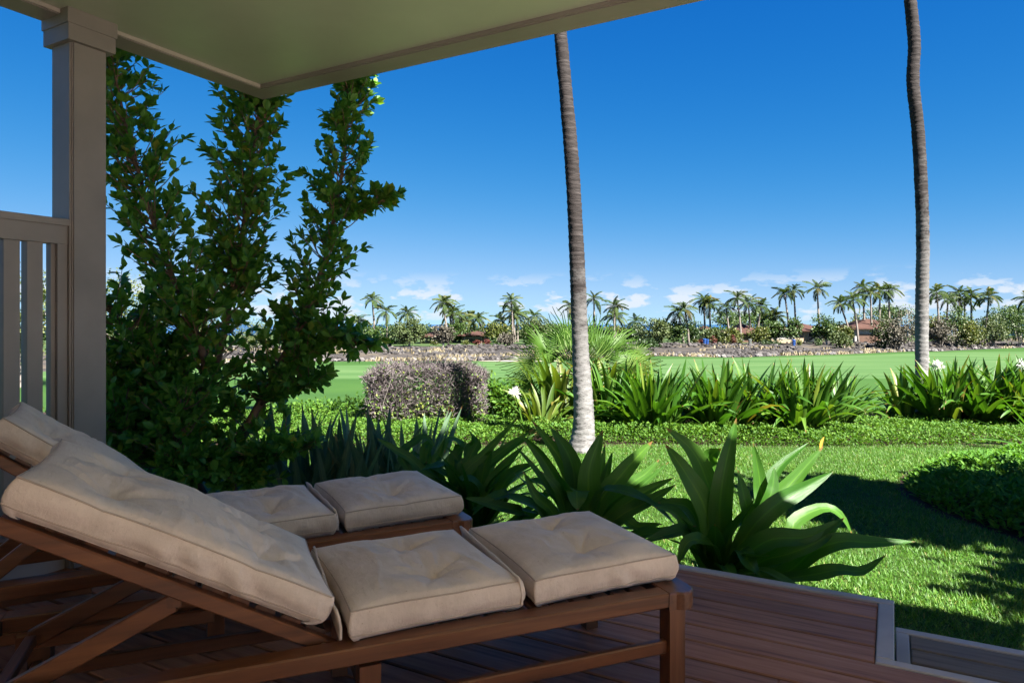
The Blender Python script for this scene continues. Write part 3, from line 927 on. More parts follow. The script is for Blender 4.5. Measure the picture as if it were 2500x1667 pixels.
def lounge_cushion(loc, ang, label, yaw_f, yaw_m, oy, seed, back, blen):
    t = thing('lounger_cushion', loc, ang)
    tag(t, label, 'cushion', 'tufted beige cushions on the loungers')
    z = 0.350
    W = 0.565
    bt = [(-0.01, -0.125), (0.0, 0.13)]
    pad(t, (-0.288, oy + 0.355, z), (R(0.6), R(-0.8), R(yaw_f)), 0.525, W, 0.096, bt, seed, 'foot_pad')
    pad(t, (-0.862, oy + 0.330, z), (R(0.4), R(0.3), R(yaw_m)), 0.52, W, 0.096, [(0.03, -0.13), (0.02, 0.13)], seed + 40, 'seat_pad')
    flap(t, -0.588, oy + 0.06, oy + 0.63, z + 0.022, seed + 3, lean=-0.012, tall=0.085)
    flap(t, -1.128, oy + 0.035, oy + 0.60, z + 0.020, seed + 8, lean=-0.015, tall=0.085)
    th = R(back); hx, hz = -1.165, 0.345
    pl = blen - 0.05; s = blen - pl / 2; nn = 0.030
    c = (hx - s * math.cos(th) + nn * math.sin(th), oy + 0.325, hz + s * math.sin(th) + nn * math.cos(th))
    pad(t, c, (0, th, R(2.5)), pl, W, 0.092, [(0.21, -0.125), (0.21, 0.13), (-0.21, -0.125), (-0.21, 0.13)], seed + 80, 'back_pad', puff=0.038, nx=84)
    return t


A1, A2 = R(22.0), R(28.0)
P1, P2 = (0.595, 2.24, 0.0), (-0.172, 3.05, 0.0)
lounger(P1, A1, 'reclined timber lounger with the prop stay showing under its raised back', 29.0, 0.865)
lounger(P2, A2, 'reclined timber lounger nearer the slatted railing', 37.0, 0.775)
lounge_cushion(P1, A1, 'beige tufted cushion on the lounger farther from the railing', 2.2, 4.5, 0.0, 1.3, 29.0, 0.865)
lounge_cushion(P2, A2, 'beige tufted cushion on the lounger nearer the railing', 0.5, 1.5, 0.0, 17.7, 37.0, 0.775)

# ================================================================== PLANTS NEAR THE DECK
OVAL_V = [(0, 0, 0), (0.20, 0.28, 0.05), (0.27, 0.64, 0.06), (0.0, 1.0, 0.0), (-0.27, 0.64, 0.06), (-0.20, 0.28, 0.05), (0, 0.28, 0), (0, 0.62, 0.0)]
OVAL_F = [(0, 1, 6), (1, 2, 7, 6), (2, 3, 7), (0, 6, 5), (5, 6, 7, 4), (4, 7, 3)]
DIAM_V = [(0, 0, 0), (0.24, 0.5, 0.05), (0, 1, 0), (-0.24, 0.5, 0.05)]
DIAM_F = [(0, 1, 2), (0, 2, 3)]


def ribbon(path, W, face, nseg=14, fold=0.22, peak=0.38, base=0.5, tipp=2.0, wave=0.0, ph=0.0, across=5, turn=0.0):
    """strap leaf along a path: width swells, then runs out to a point; V-folded along the midrib"""
    P = curve_pts(path, nseg + 1)
    T = np.gradient(P, axis=0); T = unit(T)
    f = np.asarray(face, float)
    Sd = unit(np.cross(T, f[None])); Nn = np.cross(Sd, T)
    if turn:
        a = np.linspace(0, turn, nseg + 1)[:, None]
        Sd, Nn = Sd * np.cos(a) + Nn * np.sin(a), Nn * np.cos(a) - Sd * np.sin(a)
    t = np.linspace(0, 1, nseg + 1)
    wd = np.where(t < peak, base + (1 - base) * np.sin(np.clip(t / peak, 0, 1) * math.pi / 2), (1 - np.clip((t - peak) / (1 - peak), 0, 1) ** tipp) ** 0.85)
    wd = np.maximum(wd * W / 2, 0.0006)
    ss = np.linspace(-1, 1, across)
    V = P[:, None] + Sd[:, None] * (ss[None, :, None] * wd[:, None, None])
    lift = fold * np.abs(ss)[None] * wd[:, None] + wave * wd[:, None] * np.sin(t[:, None] * 17 + ph + ss[None] * 1.6) * np.abs(ss)[None]
    V = V + Nn[:, None] * lift[:, :, None]
    i = np.arange(nseg)[:, None] * across; j = np.arange(across - 1)[None]
    F = np.stack([i + j, i + j + 1, i + across + j + 1, i + across + j], axis=2).reshape(-1, 4)
    uv = np.stack(np.broadcast_arrays((ss[None] + 1) / 2, t[:, None]), axis=2).reshape(-1, 2)
    return V.reshape(-1, 3), F, uv


def leaf_obj(parent, origin, path, W, face, mat, nm='leaf', **k):
    V, F, uv = ribbon(path, W, face, **k)
    V = V - np.asarray(tuple(origin))[None]
    return link(nm, quick(nm, V, F, mat, smooth=True, uv=uv), parent)


CAMF = np.array([0.0, -1.0, 0.25])
UPF = np.array([0.0, -0.25, 1.0])


def hero(base, label, specs, mat, fill=0, flen=(0.5, 0.8), fw=(0.07, 0.12), group=None, seed=0, sc=1.0):
    """big strap-leaved plant: leaves set by hand as 3-D arcs, plus others round the back"""
    rs = random.Random(seed)
    base = Vector(base)
    t = thing('crinum_lily', base)
    tag(t, label, 'plant', group)
    for pts, W, fc in specs:
        p0 = base + Vector((rs.uniform(-.05, .05), rs.uniform(-.05, .05), 0.02))
        path = [p0] + [at(*q) for q in pts]
        if fc == 'c': f = CAMF
        elif fc == 'u': f = UPF
        else: f = CAMF * (1 - fc) + UPF * fc
        leaf_obj(t, base, path, W * sc, f, mat, fold=rs.uniform(0.18, 0.4), wave=rs.uniform(0, .14), ph=rs.uniform(0, 6), turn=rs.uniform(-.25, .25))
    for k in range(fill):
        a = rs.uniform(0, 2 * math.pi)
        ln = rs.uniform(*flen); el = R(rs.uniform(35, 80)); dr = rs.uniform(0.2, 0.9)
        h = Vector((math.cos(a), math.sin(a), 0))
        p0 = base + Vector((rs.uniform(-.04, .04), rs.uniform(-.04, .04), 0.02))
        p1 = p0 + h * ln * .45 * math.cos(el) + Vector((0, 0, ln * .45 * math.sin(el)))
        el2 = el - dr
        p2 = p1 + h * ln * .55 * math.cos(el2) + Vector((0, 0, ln * .55 * math.sin(el2)))
        leaf_obj(t, base, [p0, p1, p2], rs.uniform(*fw), tuple(-h * 0.6 + Vector((0, 0, 1))), mat, fold=rs.uniform(.2, .45), wave=rs.uniform(0, .12), ph=rs.uniform(0, 6), turn=rs.uniform(-.4, .4))
    return t


def z4(x, y): return 1500 + x / 2.187, 950 + y / 2.187


def zz(x, y, Y): return (1600 + x / 3.4846, 1000 + y / 3.4846, Y)     # crop used to place plant A


def zb(x, y, Y): return (1250 + x / 3.92, 1000 + y / 3.92, Y)


def zc(x, y, Y): return (1000 + x / 4.48, 1000 + y / 4.48, Y)


YA = 3.95
A_SPECS = [
    ([zz(440, 900, YA - .06), zz(270, 560, YA - .08), zz(82, 290, YA - .02)], .125, 'c'),
    ([zz(520, 950, YA), zz(420, 560, YA + .06), zz(300, 330, YA + .08), zz(85, 150, YA + .05)], .12, 'c'),
    ([zz(545, 950, YA - .05), zz(580, 560, YA - .08), zz(690, 70, YA - .02)], .135, 'c'),
    ([zz(560, 800, YA + .10), zz(455, 560, YA + .16), zz(322, 325, YA + .2)], .07, .3),
    ([zz(500, 700, YA + .16), zz(455, 430, YA + .22), zz(560, 330, YA + .16)], .15, 'c'),
    ([zz(880, 900, YA + .06), zz(890, 620, YA + .1), zz(832, 280, YA + .12)], .10, 'c'),
    ([zz(790, 1000, YA - .02), zz(760, 760, YA - .03), zz(700, 510, YA)], .09, 'c'),
    ([zz(930, 830, YA), zz(1000, 640, YA + .03), zz(1010, 490, YA + .06)], .075, 'c'),
    ([zz(880, 850, YA + .14), zz(1020, 530, YA + .22), zz(1310, 275, YA + .28)], .085, .5),
    ([zz(960, 860, YA + .02), zz(1160, 620, YA + .06), zz(1430, 310, YA + .1)], .105, .35),
    ([zz(760, 1090, YA - .08), zz(1000, 830, YA - .1), zz(1250, 680, YA - .05), zz(1515, 525, YA)], .115, .3),
    ([zz(1110, 1080, YA + .08), zz(1200, 940, YA + .12), zz(1430, 835, YA + .15), zz(1580, 900, YA + .15), zz(1680, 1070, YA + .15)], .085, .75),
    ([zz(760, 1240, YA - .15), zz(1000, 1100, YA - .22), zz(1300, 1080, YA - .25), zz(1605, 920, YA - .25)], .115, .5),
    ([zz(900, 1290, YA - .15), zz(1120, 1230, YA - .26), zz(1400, 1110, YA - .28), zz(1610, 915, YA - .2)], .09, .35),
    ([zz(1080, 1400, YA - .12), zz(1330, 1210, YA - .25), zz(1580, 1120, YA - .3), zz(1850, 1130, YA - .3), zz(2210, 1120, YA - .3)], .105, .45),
    ([zz(1080, 1440, YA - .18), zz(1350, 1400, YA - .32), zz(1560, 1360, YA - .36), zz(1760, 1370, YA - .36), zz(1965, 1230, YA - .34)], .085, .5),
    ([zz(500, 1180, YA - .15), zz(400, 1110, YA - .22), zz(270, 1130, YA - .25), zz(190, 1320, YA - .26)], .10, .8),
    ([zz(300, 1060, YA - .05), zz(100, 1060, YA - .1), zz(-110, 1130, YA - .12)], .08, .6),
    ([zz(1060, 1280, YA - .02), zz(1120, 1160, YA + .02), zz(1060, 1400, YA - .12)], .075, .6),
    ([zz(720, 1200, YA - .2), zz(800, 1300, YA - .33), zz(900, 1420, YA - .36)], .10, .8),
    ([zz(330, 900, YA + .05), zz(180, 800, YA + .08), zz(20, 790, YA + .1)], .085, .5),
    ([zz(250, 1000, YA), zz(150, 870, YA), zz(0, 830, YA - .02)], .09, .6),
]
GROUP_BIG = 'broad leaved lilies along the deck edge'
hero((1.19, YA, -0.3), 'huge broad-leaved lily whose leaf overhangs the deck corner border', A_SPECS, M['crinum_near'], fill=14, group=GROUP_BIG, seed=3)

YB = 4.25
B_SPECS = [
    ([zb(520, 900, YB + .02), zb(300, 480, YB + .05), zb(85, 235, YB + .06)], .085, 'c'),
    ([zb(600, 880, YB + .05), zb(480, 500, YB + .12), zb(180, 90, YB + .18)], .10, 'c'),
    ([zb(610, 870, YB + .04), zb(560, 480, YB + .1), zb(365, 160, YB + .12)], .135, 'c'),
    ([zb(720, 900, YB - .04), zb(740, 560, YB - .06), zb(868, 195, YB - .02)], .15, 'c'),
    ([zb(800, 850, YB + .05), zb(850, 600, YB + .08), zb(890, 320, YB + .1)], .06, 'c'),
    ([zb(830, 850, YB + .03), zb(900, 620, YB + .06), zb(960, 400, YB + .08)], .065, 'c'),
    ([zb(830, 900, YB - .02), zb(1000, 680, YB - .02), zb(1180, 470, YB), zb(1345, 300, YB + .02)], .115, .3),
    ([zb(880, 930, YB + .02), zb(1150, 700, YB + .05), zb(1280, 610, YB + .06), zb(1410, 475, YB + .08)], .075, .3),
    ([zb(920, 1000, YB), zb(1200, 760, YB + .02), zb(1500, 500, YB + .04)], .055, .3),
    ([zb(960, 1020, YB - .08), zb(1260, 790, YB - .1), zb(1550, 650, YB - .1)], .075, .4),
    ([zb(980, 1060, YB - .12), zb(1300, 880, YB - .16), zb(1570, 715, YB - .18)], .085, .4),
    ([zb(820, 840, YB - .1), zb(1000, 765, YB - .16), zb(1240, 840, YB - .2), zb(1420, 960, YB - .22), zb(1600, 1140, YB - .2)], .085, .85),
    ([zb(620, 900, YB - .12), zb(620, 775, YB - .2), zb(620, 860, YB - .27), zb(630, 960, YB - .28)], .15, .4),
    ([zb(1180, 960, YB - .1), zb(1400, 900, YB - .15), zb(1560, 960, YB - .18), zb(1720, 1110, YB - .18)], .09, .7),
    ([zb(1180, 1220, YB - .2), zb(1450, 1180, YB - .3), zb(1770, 1110, YB - .3)], .095, .6),
    ([zb(480, 960, YB - .05), zb(330, 720, YB - .1), zb(200, 540, YB - .1), zb(10, 320, YB - .08)], .045, .3),
    ([zb(520, 1000, YB - .12), zb(440, 760, YB - .16), zb(280, 590, YB - .16)], .08, .3),
    ([zb(400, 1000, YB - .15), zb(230, 830, YB - .22), zb(110, 590, YB - .22)], .07, .3),
    ([zb(300, 1010, YB - .12), zb(120, 880, YB - .22), zb(-60, 840, YB - .28)], .095, .6),
    ([zb(980, 1040, YB - .1), zb(1200, 1120, YB - .16), zb(1440, 1090, YB - .15)], .08, .6),
]
hero((0.40, YB, -0.3), 'broad-leaved lily at the deck edge in front of the dark ringed palm trunk', B_SPECS, M['crinum_near'], fill=12, group=GROUP_BIG, seed=5)

YC = 4.75
C_SPECS = [
    ([zc(580, 760, YC), zc(820, 480, YC + .05), zc(1190, 80, YC + .1)], .075, 'c'),
    ([zc(640, 800, YC + .05), zc(950, 500, YC + .12), zc(1360, 210, YC + .2)], .085, .3),
    ([zc(700, 820, YC + .1), zc(1050, 470, YC + .2), zc(1390, 250, YC + .25)], .05, .3),
    ([zc(580, 700, YC + .02), zc(660, 520, YC + .05), zc(780, 310, YC + .08)], .07, 'c'),
    ([zc(800, 700, YC + .04), zc(850, 540, YC + .05), zc(900, 440, YC + .02)], .085, .2),
    ([zc(1000, 870, YC - .1), zc(1150, 680, YC - .14), zc(1370, 590, YC - .16)], .095, .6),
    ([zc(880, 880, YC), zc(1000, 660, YC + .05), zc(1260, 380, YC + .1)], .10, .3),
    ([zc(560, 680, YC + .05), zc(520, 540, YC + .1), zc(400, 400, YC + .12)], .05, .4),
    ([zc(300, 640, YC + .1), zc(330, 480, YC + .14), zc(390, 310, YC + .15)], .06, 'c'),
    ([zc(480, 640, YC + .1), zc(540, 480, YC + .15), zc(600, 410, YC + .15)], .08, .2),
    ([zc(520, 520, YC + .2), zc(580, 390, YC + .25), zc(430, 320, YC + .2), zc(380, 480, YC + .1)], .07, .7),
    ([zc(200, 620, YC + .1), zc(215, 380, YC + .12), zc(180, 600, YC + .03)], .085, .5),
    ([zc(80, 640, YC), zc(60, 500, YC - .03), zc(-40, 500, YC - .06)], .08, .6),
    ([zc(420, 680, YC - .15), zc(280, 620, YC - .25), zc(120, 660, YC - .32)], .07, .7),
    ([zc(780, 960, YC - .1), zc(700, 780, YC - .16), zc(560, 760, YC - .2), zc(520, 860, YC - .22)], .075, .7),
    ([zc(1260, 1170, YC - .45), zc(1000, 1060, YC - .52), zc(790, 1000, YC - .55), zc(600, 960, YC - .55)], .075, .5),
    ([zc(1100, 960, YC - .4), zc(960, 950, YC - .48), zc(820, 1020, YC - .52), zc(680, 1160, YC - .54)], .075, .6),
    ([zc(1420, 1140, YC - .4), zc(1250, 1000, YC - .48), zc(1060, 920, YC - .5)], .10, .6),
    ([zc(1500, 930, YC - .1), zc(1400, 780, YC - .12), zc(1180, 830, YC - .15)], .06, .6),
    ([zc(640, 520, YC + .3), zc(700, 380, YC + .35), zc(690, 270, YC + .35)], .07, 'c'),
    ([zc(700, 560, YC + .25), zc(760, 390, YC + .3), zc(640, 220, YC + .3)], .045, .4),
    ([zc(120, 640, YC - .1), zc(-150, 440, YC - .14), zc(-360, 310, YC - .16)], .06, .35),
    ([zc(-60, 600, YC - .1), zc(60, 350, YC), zc(190, 300, YC + .05), zc(290, 420, YC + .05)], .06, .6),
]
hero((-0.24, YC, -0.3), 'narrow-leaved dark lily between the far lounger foot and the palm trunk', C_SPECS, M['crinum_near'], fill=44, flen=(0.5, 0.9), fw=(.045, .08), group=GROUP_BIG, seed=8)


def strappy(base, label, n, ln, wd, mat, seed, spread=0.2, lean=(50, 88), droop=(0.0, 0.25), nm='strap_lily', group=None, cat='plant', peak=0.45, tip=1.7):
    rs = random.Random(seed)
    base = Vector(base)
    t = thing(nm, base)
    tag(t, label, cat, group)
    for k in range(n):
        a = rs.uniform(0, 2 * math.pi); off = rs.random() ** .5 * spread
        h = Vector((math.cos(a), math.sin(a), 0))
        p0 = base + h * off
        l_ = rs.uniform(*ln); el = R(rs.uniform(*lean)); dr = rs.uniform(*droop)
        a2 = a + rs.uniform(-.8, .8); h2 = Vector((math.cos(a2), math.sin(a2), 0))
        p1 = p0 + h2 * l_ * .5 * math.cos(el) + Vector((0, 0, l_ * .5 * math.sin(el)))
        e2 = el - dr
        p2 = p1 + h2 * l_ * .5 * math.cos(e2) + Vector((0, 0, l_ * .5 * math.sin(e2)))
        leaf_obj(t, base, [p0, p1, p2], rs.uniform(*wd), tuple(-h2 + Vector((0, 0, .5))), mat, nseg=8, across=3, fold=rs.uniform(.15, .5), peak=peak, tipp=tip, turn=rs.uniform(-.6, .6))
    return t


GG = 'grey strap plants behind the far lounger'
for k, (x, Y, n, lab) in enumerate([(735, 5.35, 26, 'grey-green strap plant growing up against the multi-stemmed leafy tree'),
                                    (842, 5.35, 26, 'grey-green strap plant with a clear gap before the next two'),
                                    (925, 5.5, 26, 'grey-green strap plant with the tallest blade of its row'),
                                    (1010, 5.85, 24, 'pale sunlit grey strap plant beside the dark lily'),
                                    (690, 6.0, 18, 'grey-green strap plant half inside the leafy tree')]):
    strappy((at(x, 1100, Y).x, Y, -0.3), lab, n, (0.55, 0.92) if k != 3 else (0.6, 0.85), (.055, .085), M['grey_strap'], 50 + k, spread=.22, lean=(58, 88), nm='strap_plant', group=GG)

# ---------------------------------------------------------------- the multi-stemmed tree left of the deck
def s2(x, y, Y): return at(x * 1.063, y * 1.063, Y * .92)


TB = Vector((-2.23, 5.11, -0.3))
tree = thing('leafy_tree', TB)
tag(tree, 'tall multi-stemmed leafy tree with three spires beside the porch post', 'tree')
STEMS = [
    ('trunk', [TB + Vector((-.05, 0, 0)), s2(415, 1040, 5.5), s2(445, 940, 5.4), s2(470, 850, 5.3), s2(455, 780, 5.25), s2(430, 720, 5.2), s2(375, 580, 5.2), s2(330, 440, 5.2), s2(300, 330, 5.2), s2(262, 170, 5.2), s2(250, 120, 5.2)], .040, .35, 1.0),
    ('trunk', [TB + Vector((.03, .05, 0)), s2(425, 1030, 5.6), s2(480, 900, 5.65), s2(528, 700, 5.7), s2(545, 600, 5.7), s2(570, 450, 5.7), s2(588, 300, 5.7), s2(596, 205, 5.7)], .042, .35, 1.0),
    ('trunk', [TB + Vector((.15, -.02, 0)), s2(540, 1040, 5.6), s2(590, 940, 5.65), s2(630, 860, 5.7), s2(690, 740, 5.8), s2(745, 600, 5.85), s2(785, 400, 5.9), s2(803, 215, 5.9), s2(806, 175, 5.9)], .042, .29, 1.0),
    ('limb', [s2(470, 900, 5.5), s2(360, 880, 5.3), s2(300, 800, 5.2), s2(262, 700, 5.15)], .018, .36, .4),
    ('limb', [s2(420, 1040, 5.5), s2(350, 990, 5.3), s2(290, 920, 5.2), s2(262, 850, 5.15)], .018, .34, .5),
    ('limb', [s2(415, 1060, 5.5), s2(380, 960, 5.25), s2(370, 880, 5.2), s2(372, 820, 5.2)], .016, .28, .6),
    ('limb', [s2(640, 850, 5.7), s2(720, 800, 5.75), s2(780, 770, 5.8), s2(822, 790, 5.8)], .014, .26, .5),
    ('limb', [s2(545, 1040, 5.55), s2(580, 1060, 5.4), s2(625, 1045, 5.3), s2(655, 1035, 5.3)], .012, .24, .5),
    ('limb', [s2(420, 1080, 5.5), s2(470, 1060, 5.3), s2(520, 1080, 5.2), s2(560, 1100, 5.2)], .012, .24, .6),
    ('limb', [s2(600, 930, 5.6), s2(650, 900, 5.6), s2(690, 890, 5.6), s2(712, 870, 5.6)], .012, .22, .6),
    ('limb', [s2(410, 1100, 5.45), s2(350, 1060, 5.2), s2(300, 1010, 5.05), s2(268, 960, 5.0)], .014, .26, .6),
    ('limb', [s2(420, 1120, 5.4), s2(440, 1090, 5.1), s2(400, 1020, 5.0), s2(420, 930, 5.0)], .014, .26, .6),
    ('limb', [s2(770, 500, 5.9), s2(820, 490, 5.85), s2(860, 470, 5.85), s2(880, 458, 5.85)], .010, .14, .6),
]
LP, LD, LN, LS = [], [], [], []
twigs = []
for si, (nm, pts, r0, Rw, dens) in enumerate(STEMS):
    n = 46 if nm == 'trunk' else 22
    P = curve_pts(pts, n)
    # slight natural kinks
    for i in range(2, n):
        P[i, 0] += 0.012 * noise.noise(Vector((i * .5, si, 0))); P[i, 1] += 0.02 * noise.noise(Vector((i * .5, si, 9)))
    tt = np.linspace(0, 1, n)
    V, F = tube_data(P - np.array(TB), r0 * (1 - tt * 0.88), 8)
    link(nm, quick(nm, V, F, M['stem'], smooth=True), tree)
    seglen = np.linalg.norm(np.diff(P, axis=0), axis=1).sum()
    nb = int(seglen * 112 * (1.0 if nm == 'trunk' else 1.0))
    for b_ in range(nb):
        t_ = (b_ + random.random()) / nb
        if nm == 'trunk' and (t_ < 0.10 or (t_ < 0.38 and random.random() < .55)): continue
        i = min(n - 2, int(t_ * (n - 1)))
        p = P[i] + (P[i + 1] - P[i]) * random.random()
        ax = unit(P[i + 1] - P[i])
        a = random.uniform(0, 2 * math.pi)
        rad = np.array([math.cos(a), math.sin(a), 0.0])
        rr = Rw * .98 * (0.62 + 0.38 * min(1, (1 - t_) * 3.0)) if nm == 'trunk' else Rw
        ln = rr * random.uniform(0.35, 1.12) * (1.12 + 0.5 * noise.noise(Vector((t_ * 7, a * .5, si * 5.1))))
        d = unit(rad * random.uniform(.6, 1.0) + ax * random.uniform(.3, .9) + np.array([0, 0, .15]))
        q = p + d * ln; mid = p + d * ln * .5 + np.array([0, 0, -0.02])
        tw = np.array([p, mid, q]) - np.array(TB)
        twigs.append(tube_data(tw, [.0055, .004, .0022], 4, cap=False))
        for f in (0.34, 0.5, 0.66, 0.83, 1.0):
            if f < .55 and random.random() < .6: continue
            for w_ in range(random.randint(2, 4) if f < 1 else random.randint(4, 6)):
                pp = p + (q - p) * min(1, f + random.uniform(-.07, .07))
                sp = unit(rng.normal(size=3))
                dd = unit(d * (0.9 if f == 1 else .55) + sp * .85 + np.array([0, 0, .12]))
                LP.append(pp); LD.append(dd)
                LN.append(unit(np.array([0, -0.15, 1.0]) + rng.normal(size=3) * .5)); LS.append(random.uniform(.052, .1))
LP = np.array(LP); LD = np.array(LD); LN = np.array(LN); LS = np.array(LS)
V, F = merge(twigs)
link('twigs', quick('twigs', V, F, M['stem']), tree)
# the 300 largest, nearest leaves singly; the others as one mass
order = np.argsort(-(LS / LP[:, 1] ** 2 * np.where(LP[:, 0] / LP[:, 1] > -0.585, 1, .2)))
near, rest = order[:290], order[290:]
lme = quick('leaf', OVAL_V, OVAL_F, M['tree_leaf_o'])
for i in near:
    y = Vector(LD[i]); x = y.cross(Vector(LN[i])).normalized(); z = x.cross(y)
    o = link('leaf', lme, tree)
    s_ = LS[i]
    o.matrix_local = Matrix(((x.x * s_, y.x * s_, z.x * s_, LP[i][0] - TB.x), (x.y * s_, y.y * s_, z.y * s_, LP[i][1] - TB.y), (x.z * s_, y.z * s_, z.z * s_, LP[i][2] - TB.z), (0, 0, 0, 1)))
cm = cloud('crown', OVAL_V, OVAL_F, LP[rest] - np.array(TB), LD[rest], LN[rest], LS[rest], M['tree_leaf'])
tag(link('crown', cm, tree), kind='stuff')
print('tree leaves', len(LP))

# ================================================================== LAWN, BEDS AND THE PLANT ROW
# lawn blades between the deck and the bed (too many to count)
def in_bed(X, Y):
    """the leafy bed at the right: its curved outline on the lawn"""
    return None


BED = [on(*q, -0.3) for q in [(2196, 1196), (2200, 1172), (2225, 1150), (2275, 1135), (2350, 1122), (2500, 1108), (2760, 1098), (2900, 1200), (2900, 1420), (2640, 1370), (2500, 1330), (2440, 1305), (2370, 1282), (2280, 1250), (2222, 1220)]]
BX = np.array([p.x for p in BED]); BY = np.array([p.y for p in BED])


def inside(px_, py_, X, Y):
    c = np.zeros(len(X), bool)
    n = len(px_)
    for i in range(n):
        j = (i - 1) % n
        cond = ((py_[i] > Y) != (py_[j] > Y)) & (X < (px_[j] - px_[i]) * (Y - py_[i]) / (py_[j] - py_[i] + 1e-12) + px_[i])
        c ^= cond
    return c


n = 380000
Y = 3.0 + 5.65 * rng.random(n) ** 1.15
X = -2.6 + (Y * 0.95 + 3.2) * rng.random(n)
dv = X * cu + Y * su; du = -X * su + Y * cu
keep = ~inside(BX, BY, X, Y) & ~((dv < 0.02) & (du < 3.48)) & ~((dv < 3.45) & (du < 3.59))
X, Y = X[keep], Y[keep]
n = len(X)
a = rng.random(n) * 2 * np.pi
tilt = 0.35 + rng.random(n) * 0.95
D = np.stack([np.cos(a) * np.sin(tilt), np.sin(a) * np.sin(tilt), np.cos(tilt)], 1)
NH = np.stack([-np.cos(a), -np.sin(a), np.full(n, .4)], 1) + rng.normal(size=(n, 3)) * .3
nzv = np.array([noise.noise(Vector((x_ * 1.4, y_ * 1.4, 4.0))) for x_, y_ in zip(X[:: 1], Y[:: 1])])
SC = (0.020 + 0.026 * rng.random(n)) * (1 + .35 * nzv)
BV = [(-0.065, 0, 0), (0.065, 0, 0), (0.055, 0.55, 0.04), (-0.055, 0.55, 0.04), (0, 1, 0.0)]
BF = [(0, 1, 2, 3), (3, 2, 4)]
rv = np.clip(rng.random(n) * .9 + .25 * nzv + .03, 0, 0.93); rv[rng.random(n) < .025] = 1.0
me = cloud('lawn_grass', BV, BF, np.stack([X, Y, np.full(n, -.302)], 1), D, NH, SC, M['blade'], rnd=rv)
tag(link('lawn_grass', me), 'short thick green lawn grass in front of the deck', 'grass', kind='stuff')

# ground cover along the back of the lawn
def mound(X, Y):
    front = 8.62 + 0.10 * math.sin(X * 1.1 + .6) + 0.09 * noise.noise(Vector((X * .8, 3, 1)))
    t_ = min(1, max(0, (Y - front) / .28)) * min(1, max(0, (11.6 - Y) / .5))
    return (t_ ** .6) * (0.155 + 0.06 * noise.noise(Vector((X * 1.6, Y * 1.6, 0))) + .05 * noise.noise(Vector((X * 4, Y * 4, 6)))) * (1.0 + .15 * math.sin(X * .6 + 1))


n = 140000
Y = 8.45 + 3.0 * rng.random(n) ** 1.5
X = -6.0 + (Y * 1.05 + 6.0) * rng.random(n)
H = np.array([mound(x_, y_) for x_, y_ in zip(X, Y)])
keep = H > 0.02
X, Y, H = X[keep], Y[keep], H[keep]; n = len(X)
Z = -0.3 + H * (1 - .75 * rng.random(n) ** 2.2)
a = rng.random(n) * 2 * np.pi; tl = rng.random(n) * 1.0 + .45
D = np.stack([np.cos(a) * np.sin(tl), np.sin(a) * np.sin(tl), np.cos(tl)], 1)
NH = np.stack([-.4 * np.cos(a), -.4 * np.sin(a), np.ones(n)], 1)
me = cloud('ground_cover', OVAL_V, OVAL_F, np.stack([X, Y, Z], 1), D, NH, .022 + .022 * rng.random(n), M['cover'], wide=np.full(n, 1.2))
tag(link('ground_cover', me), 'low bright green ground cover bordering the lawn', 'ground cover', kind='stuff')

# shaded bed on the right
V = [(p.x, p.y, -0.296) for p in BED]
cen = np.mean(np.array([(p.x, p.y) for p in BED]), axis=0)
V = [(cen[0] + (x_ - cen[0]) * 1.02 - .02, cen[1] + (y_ - cen[1]) * 1.03, z_) for x_, y_, z_ in V]
tag(link('side_bed', quick('side_bed', V, [tuple(range(len(V)))], M['soil'])), kind='structure')
n = 40000
X = BX.min() + (BX.max() - BX.min()) * rng.random(n); Y = BY.min() + (BY.max() - BY.min()) * rng.random(n)
k = inside(BX, BY, X, Y) & (X < Y * 1.2); X, Y = X[k], Y[k]; n = len(X)
# distance to outline for the rounded shoulder
seg = np.array([(BX[i], BY[i], BX[(i + 1) % len(BX)], BY[(i + 1) % len(BX)]) for i in range(len(BX))])
dmin = np.full(n, 9.0)
for x0, y0, x1, y1 in seg:
    tt = np.clip(((X - x0) * (x1 - x0) + (Y - y0) * (y1 - y0)) / ((x1 - x0) ** 2 + (y1 - y0) ** 2), 0, 1)
    dmin = np.minimum(dmin, np.hypot(X - x0 - tt * (x1 - x0), Y - y0 - tt * (y1 - y0)))
H = np.minimum(1, np.maximum(0, dmin - .06) / .3) ** .6 * np.array([.17 + .06 * noise.noise(Vector((x_ * 2, y_ * 2, 5))) for x_, y_ in zip(X, Y)])
k = H > 0.01; X, Y, H = X[k], Y[k], H[k]; n = len(X)
Z = -0.3 + H * (1 - .7 * rng.random(n) ** 2)
a = rng.random(n) * 2 * np.pi; tl = rng.random(n) * .9 + .6
D = np.stack([np.cos(a) * np.sin(tl), np.sin(a) * np.sin(tl), np.cos(tl)], 1)
NH = np.stack([-.4 * np.cos(a), -.4 * np.sin(a), np.ones(n)], 1)
me = cloud('leafy_ground_cover', OVAL_V, OVAL_F, np.stack([X, Y, Z], 1), D, NH, .05 + .04 * rng.random(n), M['cover_dark'], wide=np.full(n, .7))
tag(link('leafy_ground_cover', me), 'dark leafy ground cover filling the curved bed on the lawn', 'ground cover', kind='stuff')

# spiky plant whose leaves reach in at the edge of that bed
strappy((6.25, 8.0, -.3), 'dark spiky plant at the outer end of the shaded bed', 22, (.6, .85), (.03, .05), M['crinum_near'], 77, spread=.1, lean=(5, 80), droop=(0, .3), nm='spiky_plant')

